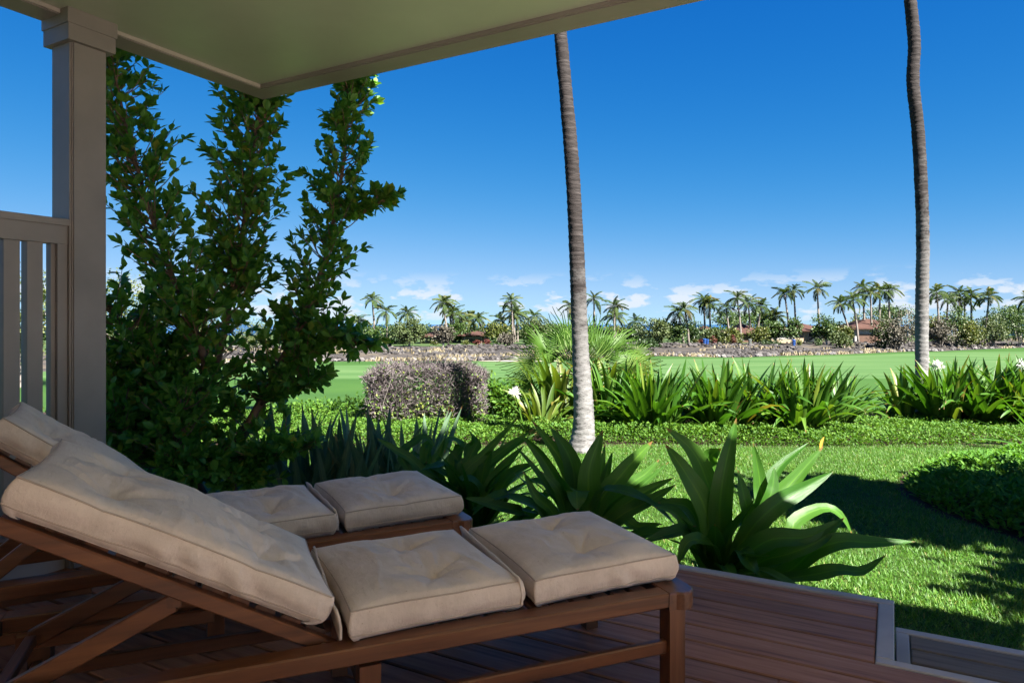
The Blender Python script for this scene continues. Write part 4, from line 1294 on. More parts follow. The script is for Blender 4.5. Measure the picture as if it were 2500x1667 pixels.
# ---------------------------------------------------------------- row of strap lilies: shared leaf shapes
def leaf_pool(n, seed, mat, el=(20, 86), droop=(.1, 1.0), w=(.075, .115), kink=.35):
    rs = random.Random(seed)
    pool = []
    for k in range(n):
        e = R(rs.uniform(*el)); d = rs.uniform(*droop)
        p = [Vector((0, 0, 0))]
        q = Vector((0, 0, 0)); ee = e
        kk = rs.random() < kink
        for s_ in range(4):
            q = q + Vector((math.cos(ee), 0, math.sin(ee))) * .25
            p.append(q.copy())
            ee -= d * (.15 + .28 * s_) * (2.3 if (kk and s_ == 2) else 1)
        V, F, uv = ribbon(p, rs.uniform(*w), (-.7, 0.0, .7), nseg=9, across=3, fold=rs.uniform(.15, .5), peak=.4, tipp=1.8, turn=rs.uniform(-.8, .8))
        pool.append(quick('leaf', V, F, mat, smooth=True, uv=uv))
    return pool


POOL_UP = leaf_pool(12, 1, M['crinum_mid'], el=(62, 88), droop=(.02, .45), kink=.08)
POOL_OUT = leaf_pool(12, 2, M['crinum_mid'], el=(25, 62), droop=(.2, .9), kink=.3)
LIME_UP = leaf_pool(10, 3, M['crinum_lime'], el=(55, 86), droop=(.1, .7), w=(.09, .14), kink=.5)
LIME_OUT = leaf_pool(8, 4, M['crinum_lime'], el=(25, 60), droop=(.3, 1.0), w=(.07, .12), kink=.4)


def lily(base, n, ln, spread, up, outp, label, seed, group, frac=.55, nm='strap_lily', wide=1.0):
    rs = random.Random(seed)
    t = thing(nm, base)
    tag(t, label, 'plant', group)
    for k in range(n):
        a = rs.uniform(0, 2 * math.pi); off = spread * rs.random() ** .6
        me = rs.choice(up if rs.random() < frac else outp)
        o = link('leaf', me, t)
        o.location = (math.cos(a) * off, math.sin(a) * off * .6, 0.0)
        o.rotation_euler = (rs.uniform(-.12, .12), rs.uniform(-.1, .1), a + rs.uniform(-.7, .7))
        s_ = rs.uniform(*ln)
        o.scale = (s_, s_ * wide, s_)
    return t


GL = 'strap lilies in a row behind the ground cover'
ROW = [(1600, 9.5, 58, (.7, 1.08), .30, 'sunlit strap lily between the dark palm trunk and the next lily', 0),
       (1500, 10.0, 40, (.75, 1.1), .28, 'sunlit strap lily tucked right behind the dark ringed palm trunk', 0),
       (1760, 9.6, 62, (.75, 1.08), .32, 'deep green strap lily midway between the two palm trunks', 0),
       (1860, 9.9, 50, (.75, 1.08), .30, 'deep green strap lily behind the withered yellow leaf', 0),
       (1960, 9.6, 58, (.75, 1.08), .32, 'deep green strap lily with arching leaf tips over the open fairway gap', 0),
       (2045, 9.9, 22, (.7, .95), .2, 'spreading strap lily at the fairway gap in the row', 0),
       (2205, 10.6, 18, (.7, .95), .16, 'strap lily on the gap side of the pale palm trunk', 0),
       (2325, 10.3, 54, (.8, 1.1), .32, 'strap lily with a white flower head beside the pale palm trunk', 0),
       (2420, 10.2, 54, (.8, 1.12), .32, 'strap lily beyond the flowering one, yellowing at its base', 0),
       (2520, 10.0, 46, (.8, 1.1), .32, 'strap lily at the far end of the row with a white flower head', 0)]
for k, (x, Y_, n, ln, sp, lab, _) in enumerate(ROW):
    lily((at(x, 1000, Y_).x, Y_, -.28), int(n * 1.9), ln, sp, POOL_UP, POOL_OUT, lab, 200 + k, GL)
GY = 'lime yellow lilies round the fan palm'
lily((at(1365, 1000, 10.5).x, 10.5, -.28), 44, (.9, 1.3), .30, LIME_UP, LIME_OUT, 'tall lime yellow lily with folded leaves in front of the fan palm', 301, GY)
lily((at(1322, 1000, 9.6).x, 9.6, -.28), 34, (.5, .75), .22, LIME_UP, LIME_OUT, 'short lime yellow lily beside the white spider flower', 302, GY, frac=.4)
lily((at(1500, 1000, 10.9).x, 10.9, -.28), 34, (.95, 1.25), .28, LIME_UP, LIME_OUT, 'lime lily under the fan palm on the far side of the trunk', 303, GY)

# fallen-over withered leaf standing out of the ground cover
p = on(2003, 1096, -.28)
wl = thing('withered_leaf', p)
tag(wl, 'withered yellow leaf standing at the front edge of the ground cover', 'leaf')
leaf_obj(wl, p, [p, p + Vector((.012, 0, .08)), p + Vector((.045, .0, .15))], .036, (0, -1, .2), M['yellow_leaf'], nm='blade', nseg=8)


def flower(x, y, Y_, label, size=.1, foot=None):
    c = at(x, y, Y_)
    base = Vector((c.x + (foot or 0), Y_, -.28))
    t = thing('spider_lily_flower', base)
    tag(t, label, 'flower', 'white spider lily flowers')
    V, F = tube_data(curve_pts([(0, 0, 0), tuple((c - base) * .6 + Vector((.0, 0, .03))), tuple(c - base)], 8), np.linspace(.012, .008, 8), 6)
    link('stalk', quick('stalk', V, F, M['cover'], smooth=True, rnd=np.full(len(V), .6)), t)
    n = 70
    d = unit(rng.normal(size=(n, 3)) + np.array([0, -.2, .6]))
    P0 = np.tile(np.array(c - base), (n, 1)) + d * size * .25
    me = cloud('petals', [(-.05, 0, 0), (.05, 0, 0), (.06, .6, .05), (-.06, .6, .05), (0, 1, -.1)], BF, P0, d, rng.normal(size=(n, 3)), size * (.7 + .6 * rng.random(n)), M['petal'])
    link('petals', me, t)
    return t


flower(1256, 958, 9.5, 'white spider flower on a leaning stalk beside the grey hedge', .075, foot=.14)
flower(2290, 895, 10.2, 'full white spider flower just beside the pale palm trunk', .085)
flower(2496, 893, 10.0, 'white spider flower at the far end of the lily row', .08)
flower(2262, 880, 10.9, 'small white spider flower peeping from behind the pale palm trunk', .05)

# ---------------------------------------------------------------- fan palm
def fan_mesh(seed, seg=30, span=R(200), droop=.25):
    rs = random.Random(seed)
    V, F = [], []
    for k in range(seg):
        a = -span / 2 + span * (k + .5) / seg
        ln = 1.0 * (0.74 + .26 * math.cos(a)) * rs.uniform(.86, 1.12)
        da = span / seg * .5
        hgt = .025 if k % 2 else -.01
        rows = [(0.06, .8), (.35, .95), (.58, .62), (.82, .3), (1.0, .04)]
        o = len(V)
        for f, wv in rows:
            r = ln * f; dz = -droop * f ** 2.4 * (.5 + rs.random() * 1.1 * (f > .7)) + .10 * (1 - math.cos(a)) * f
            hw = math.tan(da) * wv * (r if f < .5 else ln * .5 * (1 - .0 * f))
            for s_, up in ((-1, 0), (0, .02 * f + .01), (1, 0)):
                x_ = math.sin(a) * r + math.cos(a) * hw * s_
                y_ = math.cos(a) * r - math.sin(a) * hw * s_
                V.append((x_, y_, dz + up))
        for i in range(4):
            for j in range(2):
                b_ = o + i * 3 + j
                F.append((b_, b_ + 1, b_ + 4, b_ + 3))
    return quick('blade', V, F, M['fan'])


FB = Vector((at(1420, 1000, 11.1).x, 11.1, -.3))
fanp = thing('fan_palm', FB)
tag(fanp, 'squat fan palm with round pleated leaves behind the dark palm trunk', 'palm')
V, F = tube_data([(0, 0, 0), (0, 0, .3), (.02, 0, .62)], [.16, .15, .12], 12)
link('trunk', quick('trunk', V, F, M['palm_far'], smooth=True), fanp)
FANS = [fan_mesh(k, droop=d) for k, d in enumerate((.12, .3, .5, .22))]
rs = random.Random(21)
FSPEC = [(1325, 850, -.25, 78), (1380, 832, -.1, 82), (1475, 862, -.35, 70), (1515, 893, -.2, 62), (1450, 840, .1, 80), (1290, 888, -.2, 60), (1285, 938, -.35, 45), (1545, 912, -.35, 55), (1410, 838, .4, 86),
         (1500, 842, .45, 70), (1330, 915, -.5, 55), (1470, 925, -.5, 60), (1350, 872, .5, 60), (1550, 868, .3, 60), (1420, 880, -.45, 75)]
for k, (x, y, dy, ang) in enumerate(FSPEC):
    c = at(x, y, FB.y + dy) - FB
    hub = Vector((0, 0, .6))
    V, F = tube_data(curve_pts([tuple(hub), tuple(hub + (c - hub) * .55 + Vector((0, 0, .06))), tuple(c)], 7), np.linspace(.018, .008, 7), 5)
    st = link('stalk', quick('stalk', V, F, M['cover'], smooth=True, rnd=np.full(len(V), .4)), fanp)
    o = link('fan_leaf', FANS[k % 4], fanp)
    d = (c - hub).normalized()
    d = (d * .7 + Vector((0, 0, -.15 + .5 * (c.z > .9)))).normalized()
    nh = Vector((rs.uniform(-.5, .5), -.9, .55)) if k % 3 else Vector((d.x * -.6, -.5, .8))
    x_ = d.cross(nh).normalized(); z_ = x_.cross(d)
    s_ = rs.uniform(.50, .66)
    Mx = Matrix((x_, d, z_)).transposed().to_4x4()
    o.matrix_local = Matrix.Translation(c - d * .1) @ Mx @ Matrix.Scale(s_, 4)

# ---------------------------------------------------------------- clipped grey hedge
HB = Vector((at(1044, 1000, 10.35).x, 10.35, -.3))
hedge = thing('clipped_hedge', HB)
tag(hedge, 'box-clipped half-bare greyish hedge with green lower leaves', 'hedge')
hw, hd, hh = .86, .42, .93


def hedge_pts(n, shell):
    P = []
    while len(P) < n:
        x_, y_, z_ = random.uniform(-1, 1), random.uniform(-1, 1), random.random()
        bul = 1 + .06 * noise.noise(Vector((x_ * 2.2, y_ * 2.2, z_ * 3))) - .05 * (z_ < .12)
        m_ = max(abs(x_) ** 1.0, abs(y_), abs(z_ * 2 - 1) if z_ > .5 else 0)
        if m_ < 1 - shell * random.random() ** .7 * 1.4: continue
        cr_ = 1 - .16 * max(0, abs(x_) - .72) * 3.5 * max(0, z_ - .7) * 3.3 - .05 * max(0, abs(y_) - .6) * 2 * max(0, z_ - .8) * 5
        P.append((x_ * hw * bul, y_ * hd * bul, z_ * hh * cr_ + .025 * noise.noise(Vector((x_ * 4, y_ * 4, 0))) * (z_ > .9)))
    return np.array(P)


P = hedge_pts(17000, .35)
D = unit(rng.normal(size=P.shape) + np.array([0, 0, .3]))
rv = np.clip(.35 + .45 * rng.random(len(P)) + .35 * np.array([noise.noise(Vector((x_ * 3, y_ * 3, z_ * 3))) for x_, y_, z_ in P]), 0, 1)
TV = [(-.045, 0, 0), (.045, 0, 0), (.03, 1, 0), (-.03, 1, 0), (0, 0, .05), (0, 1, .03)]
TF = [(0, 1, 2, 3), (4, 5, 2, 1)]
link('twigs', cloud('twigs', TV, TF, P, D, rng.normal(size=P.shape), .05 + .07 * rng.random(len(P)), M['twig'], rnd=rv), hedge)
P = hedge_pts(14000, .30)
low = P[:, 2] < .24 + .42 * rng.random(len(P)) ** 1.6 + .1 * np.sin(P[:, 0] * 4 + 1)
keep = low | (rng.random(len(P)) < .10)
P = P[keep]
link('leaves', cloud('leaves', OVAL_V, OVAL_F, P, unit(rng.normal(size=P.shape)), np.tile([0, -.3, 1.0], (len(P), 1)), .03 + .02 * rng.random(len(P)), M['hedge_leaf'], wide=np.full(len(P), 1.3)), hedge)
# tangled inside
V, F = [], []
nx_, nz_ = 14, 8
Pm = []
for k in range(160):
    q = np.array([random.uniform(-.7, .7), random.uniform(-.3, .3), 0.0])
    e_ = q + np.array([random.uniform(-.25, .25), random.uniform(-.12, .12), random.uniform(.5, .86)])
    Pm.append(tube_data([q, (q + e_) / 2 + rng.normal(size=3) * .03, e_], [.009, .007, .003], 4, cap=False))
V, F = merge(Pm)
link('branches', quick('branches', V, F, M['bark']), hedge)


def bush(name, base, w_, d_, h_, n, leaf, mat, label, cat='shrub', group=None, stems=True, kind_v=None, wide=1.0, lobes=5, seed=0, trunk=0.0, tmat=None, tlean=0.0, up=0.3, flat=1.0, shell=.55):
    """rounded shrub or tree: leaves spread through several uneven lobes"""
    rs = np.random.default_rng(seed)
    t = thing(name, base)
    tag(t, label, cat, group)
    ctr = []
    hc = h_ - trunk
    for k in range(lobes):
        a = rs.random() * 6.28; r = rs.random() ** .5 * .62
        zc_ = trunk + hc * (.30 + .42 * rs.random()) if lobes > 1 else trunk + hc * .5
        ctr.append((math.cos(a) * r * w_, math.sin(a) * r * d_, zc_, (.38 + .24 * rs.random())))
    ctr.append((0, 0, trunk + hc * .52, .60))
    c = np.array(ctr)
    idx = rs.integers(0, len(c), n)
    dirs = unit(rs.normal(size=(n, 3)))
    rad = c[idx, 3] * (1 - shell * rs.random(n) ** 1.6)
    P = c[idx, :3] + dirs * np.stack([rad * w_, rad * d_, rad * hc * .82 * flat], 1)
    P[:, 2] = np.clip(P[:, 2], trunk * .75 + .02, h_ * 1.05)
    P += rs.normal(size=P.shape) * leaf * .5
    # clumps: thin out by noise so that gaps show
    kp = np.array([noise.noise(Vector(tuple(q / (max(w_, hc) * .22)))) for q in P]) > -.28 + .22 * rs.random(n)
    P = P[kp]; dirs = dirs[kp]; m_ = len(P)
    D = unit(dirs + rs.normal(size=(m_, 3)) * .8 + np.array([0, 0, .1]))
    NH = dirs * .6 + np.array([0, 0, .8]) + rs.normal(size=(m_, 3)) * .4
    me = cloud('crown', kind_v[0] if kind_v else OVAL_V, kind_v[1] if kind_v else OVAL_F, P, D, NH, leaf * (.7 + .6 * rs.random(m_)), mat, rnd=np.clip(rs.random(m_), 0, 1), wide=np.full(m_, wide))
    link('crown', me, t)
    parts = []
    tops = c[:, :3]
    for k in range(len(tops)):
        p0 = np.array([rs.normal() * .02 * w_, rs.normal() * .02 * d_, -.15])
        top = tops[k] * np.array([1, 1, 1.0])
        m1 = np.array([top[0] * .25 + tlean * .4, top[1] * .25, max(trunk * .9, top[2] * .45)])
        r0 = (.028 * h_ if trunk else .014 * h_) * (1.3 if k == len(tops) - 1 else .7)
        parts.append(tube_data(curve_pts([p0, m1, top], 7), np.linspace(r0, r0 * .22, 7), 6, cap=False))
    V, F = merge(parts)
    link('trunk' if trunk else 'stems', quick('trunk', V, F, tmat or M['bark'], smooth=True), t)
    return t


bush('shrub', (at(1225, 1000, 10.5).x, 10.5, -.3), .34, .3, .62, 2200, .075, M['cover'], 'glossy green shrub wedged between the grey hedge and lime lilies', seed=5, lobes=6)
bush('shrub', (at(845, 1000, 11.2).x, 11.2, -.35), .5, .4, .34, 1500, .06, M['cover'], 'low bright shrub just in front of the fairway left of the grey hedge', seed=6, lobes=6)
bush('shrub', (at(740, 1000, 10.8).x, 10.8, -.35), .7, .45, .36, 2200, .06, M['cover'], 'low bright shrub glimpsed past the multi-stemmed tree', seed=7, lobes=6)
bush('shrub', (at(420, 1000, 9.6).x, 9.6, -.35), 1.4, .7, .5, 4200, .06, M['cover'], 'bright sunlit shrub seen through the lower stems of the tree', seed=8, lobes=8)
bush('shrub', (at(270, 1000, 8.8).x, 8.8, -.35), 1.0, .6, .55, 2600, .06, M['cover'], 'bright sunlit shrub just past the porch post', seed=9, lobes=8)

# ---------------------------------------------------------------- two tall coconut palms
def coco_mat(nm, rate):
    m, t, p = mat_new(nm)
    oc = t.nodes.new('ShaderNodeTexCoord').outputs['Object']
    sz = t.nodes.new('ShaderNodeSeparateXYZ'); t.links.new(oc, sz.inputs[0])
    n1 = noise_node(t, 5.0, oc, detail=6, rough=.65, stretch=(1, 1, 1.6))
    n2 = noise_node(t, 38.0, oc, detail=5, rough=.7, stretch=(.6, .6, 2.2))
    n3 = noise_node(t, 14.0, oc, detail=4, stretch=(.35, .35, 4.0))
    hgt = math_node(t, 'ADD', math_node(t, 'MULTIPLY', sz.outputs['Z'], rate), math_node(t, 'MULTIPLY', math_node(t, 'SUBTRACT', n1, .5), 1.4))
    old = ramp(t, [(.25, (.062, .057, .055)), (.45, (.14, .136, .134)), (.7, (.235, .23, .226))], n1)
    new = ramp(t, [(.25, (.012, .0098, .0096)), (.5, (.024, .0196, .019)), (.75, (.06, .051, .049))], n3)
    c = mixc(t, ramp(t, [(.30, (0, 0, 0)), (.78, (1, 1, 1))], hgt), old, new)
    c = mixc(t, ramp(t, [(.54, (0, 0, 0)), (.66, (.8, .8, .8))], n2), c, (.022, .018, .017))
    t.links.new(c, p.inputs['Base Color']); p.inputs['Roughness'].default_value = .85
    p.inputs['Specular IOR Level'].default_value = .2
    bump(t, p, n2, .55, .012)
    return m


M['coco'] = coco_mat('coconut_bark', .34)
M['coco_pale'] = coco_mat('pale_coconut_bark', .21)


def frond_mesh(seed, droop=.8, n=30, ll=.26, w_=.022, hang=.5):
    """coconut frond of unit length: arching rachis with two rows of leaflets"""
    rs = random.Random(seed)
    ctrl = [(0, 0, 0), (0, .33, .10 - droop * .03), (0, .68, .06 - droop * .20), (0, 1 - droop * .12, -.05 - droop * .52)]
    P = curve_pts(ctrl, n)
    T = unit(np.gradient(P, axis=0))
    V, F = [], []
    v, f = tube_data(P, np.linspace(.012, .003, n), 4, cap=False)
    V += v.tolist(); F += [tuple(q) for q in f]
    for i in range(3, n):
        g = (i - 3) / (n - 4)
        l_ = ll * (.45 + .75 * math.sin(math.pi * min(1, g * .88 + .14)) ** .8) * rs.uniform(.85, 1.1)
        for sgn in (-1, 1):
            side = np.array([sgn, 0, 0.0])
            d = unit(side * .8 + T[i] * (.55 + .5 * g) + np.array([0, 0, .12 - hang * rs.uniform(.5, 1.2)]))
            d2 = unit(d + np.array([0, 0, -.55 * hang - .15]))
            wv = np.cross(d, np.array([0, 0, 1.0])); wv = unit(wv) * w_ * .5
            p0 = P[i]; p1 = p0 + d * l_ * .55; p2 = p1 + d2 * l_ * .45
            o = len(V)
            V += [tuple(p0 - wv * .6), tuple(p0 + wv * .6), tuple(p1 + wv), tuple(p1 - wv), tuple(p2)]
            F += [(o, o + 1, o + 2, o + 3), (o + 3, o + 2, o + 4)]
    return quick('frond', V, F, M['frond'])


def near_palm(path, rad, label, top_h, seed, mat):
    base = Vector(path[0])
    P0 = curve_pts(path, 60)
    d = P0[-1] - P0[-8]; d = d / np.linalg.norm(d)
    ext = top_h - (P0[-1][2])
    P = np.vstack([P0, [P0[-1] + (d * np.array([.4, .4, 1])) * s_ * ext / 20 for s_ in range(1, 21)]])
    # resample finely along the length
    sl = np.concatenate([[0], np.cumsum(np.linalg.norm(np.diff(P, axis=0), axis=1))])
    n = int(sl[-1] / .016)
    ss = np.linspace(0, sl[-1], n)
    P = np.stack([np.interp(ss, sl, P[:, i]) for i in range(3)], 1)
    r = np.interp(P[:, 2], rad[0], rad[1])
    sides = 24
    th = np.linspace(0, 2 * np.pi, sides, endpoint=False)
    rs = random.Random(seed)
    marks = [0.0]
    while marks[-1] < sl[-1]: marks.append(marks[-1] + rs.uniform(.05, .125) * (1.0 if marks[-1] > .6 else .8))
    marks = np.array(marks)
    bm_ = np.ones((n, sides))
    for i in range(n):
        for j in range(sides):
            s_ = ss[i] + .045 * noise.noise(Vector((math.cos(th[j]) * 1.1, math.sin(th[j]) * 1.1, ss[i] * .8 + seed)))
            k = np.searchsorted(marks, s_) - 1
            k = min(max(k, 0), len(marks) - 2)
            f = (s_ - marks[k]) / (marks[k + 1] - marks[k])
            rough_ = .05 * noise.noise(Vector((math.cos(th[j]) * 2.5, math.sin(th[j]) * 2.5, ss[i] * 5 + seed))) + .03 * noise.noise(Vector((math.cos(th[j]) * 6, math.sin(th[j]) * 6, ss[i] * 16 + seed))) + .16 * math.exp(-ss[i] / .16) * (.5 + .5 * math.sin(th[j] * 7 + seed))
            bm_[i, j] = 1 + .07 * (f ** 3) - .045 * math.exp(-((f) / .12) ** 2) + rough_
    V, F = tube_data(P - np.array(base), r, sides, bump=bm_)
    t = thing('coconut_palm', base)
    tag(t, label, 'palm')
    link('trunk', quick('trunk', V, F, mat, smooth=True), t)
    topp = P[-1] - np.array(base)
    for k in range(20):
        o = link('frond', FR[k % len(FR)], t)
        a = k * 2.399 + seed
        e_ = R(75 - 95 * (k / 20))
        o.location = tuple(topp)
        o.rotation_euler = (e_, 0, a)
        s_ = rs.uniform(3.2, 4.2); o.scale = (s_, s_, s_)
    return t


FR = [frond_mesh(k, droop=d, hang=h) for k, (d, h) in enumerate(((.35, .25), (.6, .4), (.85, .6), (1.05, .75), (.7, .9)))]
Y1 = 8.25
tr1 = [Vector((at(1421, 1100, Y1).x, Y1, -.32))] + [at(x, y, Y1) for x, y in ((1425, 1010), (1417, 850), (1409, 638), (1398, 425), (1385, 266), (1368, 80))]
near_palm(tr1, ([-.32, -.1, .15, .9, 2, 4.7, 9], [.165, .132, .118, .098, .090, .076, .07]), 'leaning coconut palm with dark ringed trunk rising from the lawn edge', 9.6, 3, M['coco'])
Y2 = 10.9
tr2 = [Vector((at(2258, 1010, Y2).x, Y2, -.32))] + [at(x, y, Y2) for x, y in ((2251, 904), (2251, 744), (2253, 595), (2249, 457), (2241, 319), (2229, 202), (2232, 106), (2222, 0))]
near_palm(tr2, ([-.32, -.1, .4, 1.5, 6, 10], [.135, .115, .094, .094, .088, .075]), 'curving coconut palm with pale blotched lower trunk rising behind the lily row', 10.5, 9, M['coco_pale'])

# ================================================================== ACROSS THE FAIRWAY
# lava stones and dry tufts on the bank (beyond counting)
n = 5200
r_ = -0.62 + 1.42 * rng.random(n); f = rng.random(n) ** 1.1
Y = yedge(r_) + .6 + 33 * f
X = r_ * Y
patch = np.array([noise.noise(Vector((x_ * .06, y_ * .09, 1))) for x_, y_ in zip(X, Y)])
k = (patch > -.12) | (f < .05); X, Y, f = X[k], Y[k], f[k]; n = len(X)
ico = bmesh.new(); bmesh.ops.create_icosphere(ico, subdivisions=1, radius=.5)
IV = np.array([v.co[:] for v in ico.verts]); IF = [tuple(v.index for v in q.verts) for q in ico.faces]; ico.free()
IV = IV * (1 + .35 * np.array([noise.noise(Vector(v) * 2.3) for v in IV]))[:, None]
M['stone'] = leaf_mat('lava_stone', [(0, (.05, .046, .045)), (.5, (.11, .10, .096)), (.8, (.19, .175, .17)), (1, (.34, .325, .31))], trans=0, rough=.9, spec=.2)
rv = rng.random(n) * .75; rv[f < .05] = .8 + .2 * rng.random((f < .05).sum())
me = cloud('lava_stones', IV * np.array([1, 1, .7]), IF, np.stack([X, Y, gz(X, Y) + .1], 1), rng.normal(size=(n, 3)) * np.array([1, 1, .2]), np.tile([0, 0, 1.0], (n, 1)) + rng.normal(size=(n, 3)) * .3, .35 + .75 * rng.random(n) ** 2, M['stone'], rnd=rv)
tag(link('lava_stones', me), 'dark lava stones strewn over the bank beyond the fairway', 'stones', kind='stuff')
n = 24000
r_ = -0.62 + 1.42 * rng.random(n); f = rng.random(n) ** 1.3
Y = yedge(r_) + .3 + 30 * f; X = r_ * Y
patch = np.array([noise.noise(Vector((x_ * .07 + 9, y_ * .12, 4))) + .5 * noise.noise(Vector((x_ * .3, y_ * .3, 8))) for x_, y_ in zip(X, Y)])
k = patch > .30 - .50 * np.exp(-f / .06) * (r_ < .62); X, Y = X[k], Y[k]; n = len(X)
D = unit(np.array([0, 0, 1.0]) + rng.normal(size=(n, 3)) * .35)
me = cloud('dry_grass', [(-.22, 0, 0), (.22, 0, 0), (.12, 1, 0), (-.12, 1, 0)], [(0, 1, 2, 3)], np.stack([X, Y, gz(X, Y)], 1), D, rng.normal(size=(n, 3)) + np.array([0, -1.5, 0]), .2 + .38 * rng.random(n), M['dry'])
tag(link('dry_grass', me), 'tufts of straw coloured dry grass on the lava bank', 'grass', kind='stuff')


def far(x, Y_):
    X_ = (x - HX) / FPX * Y_
    return X_, Y_, float(gz(X_, Y_))


def far_tree(x, top, hwpx, Y_, mat, label, name='tree', trunk_f=.0, n=1500, leaf=None, seed=0, group=None, lobes=7, tm=None, cat='tree', flat=1.0, shell=.55, depth=.8):
    X_, Yq, z = far(x, Y_)
    h_ = EYE - (top - HY) / FPX * Y_ - z
    w_ = hwpx / FPX * Y_
    return bush(name, (X_, Yq, z), w_, w_ * depth, h_, n, leaf or max(.22, w_ * .075), M[mat], label, cat, group, seed=seed, lobes=lobes, trunk=h_ * trunk_f, tmat=tm, wide=1.3, flat=flat, shell=shell)


# houses ------------------------------------------------------------
M['h_white'] = paint_mat('pale_house_wall', (.34, .325, .30)); M['h_cream'] = paint_mat('cream_house_wall', (.33, .255, .175))
M['h_brown'] = paint_mat('brown_house_wall', (.10, .055, .036)); M['h_orange'] = paint_mat('orange_door', (.2, .075, .03)); M['h_glass'] = paint_mat('dark_window_glass', (.03, .035, .04), rough=.1)
M['h_roof'] = ground_mat('far_tile_roof', [(.3, (.10, .05, .04)), (.55, (.165, .082, .062)), (.8, (.24, .135, .105))], .8, 5.0, stretch=(1, 1, 3))


def hip(x0, x1, y0, y1, z0, h, ov, ridge=.3):
    x0 -= ov; x1 += ov; y0 -= ov; y1 += ov
    cy = (y0 + y1) / 2; ins = min((x1 - x0) * .5 - .01, (y1 - y0) * .5)
    a0, a1 = x0 + ins * (1 - ridge * .2), x1 - ins * (1 - ridge * .2)
    V = [(x0, y0, z0), (x1, y0, z0), (x1, y1, z0), (x0, y1, z0), (a0, cy, z0 + h), (a1, cy, z0 + h),
         (x0, y0, z0 - .18), (x1, y0, z0 - .18), (x1, y1, z0 - .18), (x0, y1, z0 - .18)]
    F = [(0, 1, 5, 4), (1, 2, 5), (2, 3, 4, 5), (3, 0, 4), (6, 7, 1, 0), (7, 8, 2, 1), (8, 9, 3, 2), (9, 6, 0, 3), (9, 8, 7, 6)]
    return quick('roof', V, F, M['h_roof'])


def house(xl, xr, Y_, wall_px, roof_px, mat, label, doors, depth=9.0, ov=.9):
    """doors: (kind, left px, right px, bottom-frac, top-frac, material)"""
    X0, X1 = (xl - HX) / FPX * Y_, (xr - HX) / FPX * Y_
    cx = (X0 + X1) / 2
    z = float(gz(cx, Y_ + 1)) - .1
    t = thing('house', (cx, Y_, z))
    tag(t, label, 'house', 'low houses across the fairway')
    hz = EYE - (wall_px - HY) / FPX * Y_ - z
    box('wall', (X0 - cx, X1 - cx, 0, depth, 0, hz), M[mat], t)
    rh = (wall_px - roof_px) / FPX * (Y_ + depth / 2)
    link('roof', hip(X0 - cx, X1 - cx, 0, depth, hz + .18, rh, ov), t)
    for nm, a, b_, f0, f1, mt in doors:
        q0, q1 = (a - HX) / FPX * Y_ - cx, (b_ - HX) / FPX * Y_ - cx
        d_ = box(nm, (q0, q1, -.06, .02, hz * f0 + .02, hz * f1), M[mt], t)
        fw = .09
        for b4 in ((q0 - fw, q0 - .002, -.10, .02, hz * f0 + .02, hz * f1 + fw), (q1 + .002, q1 + fw, -.10, .02, hz * f0 + .02, hz * f1 + fw), (q0, q1, -.10, .02, hz * f1 + .002, hz * f1 + fw)):
            box('frame', b4, M['h_white'], d_)
        if nm == 'garage_door':
            for s_ in range(1, 4):
                box('panel_groove', (q0 + .05, q1 - .05, -.07, -.058, hz * (f0 + (f1 - f0) * s_ / 4) - .02, hz * (f0 + (f1 - f0) * s_ / 4) + .02), M['dark'], d_)
    return t


house(2087, 2205, 141, 804, 781, 'h_white', 'pale walled house with a wide dark garage door', [('garage_door', 2094, 2152, .02, .68, 'h_brown')])
house(1883, 1962, 139, 809, 797, 'h_cream', 'low cream walled house with a brown hipped roof and side windows', [('window', 1886, 1893, .35, .85, 'h_glass'), ('window', 1926, 1934, .35, .85, 'h_glass'), ('shutter', 1895, 1922, .35, .85, 'h_white')])
house(1942, 2012, 144, 808, 792, 'h_cream', 'house with an orange door under a red brown tiled roof', [('door', 1944, 1956, .02, .75, 'h_orange'), ('window', 1974, 1992, .05, .85, 'h_glass')])
house(1796, 1862, 143, 815, 793, 'h_brown', 'brown house with a steep tiled roof half hidden by palms', [('window', 1800, 1815, .2, .8, 'h_glass')])
house(1128, 1192, 138, 820, 811, 'h_brown', 'low brown roofed bungalow among the trees nearest the grey hedge', [('window', 1135, 1175, .1, .75, 'h_glass')])
house(1025, 1080, 135, 822, 812, 'h_brown', 'dark brown bungalow hidden behind the pale trunked olive tree', [('window', 1040, 1060, .2, .75, 'h_glass')])
house(1718, 1732, 158, 806, 796, 'h_brown', 'tiny gabled roof peeping over the dense green trees', [('window', 1722, 1727, .3, .7, 'h_glass')], depth=4, ov=.5)

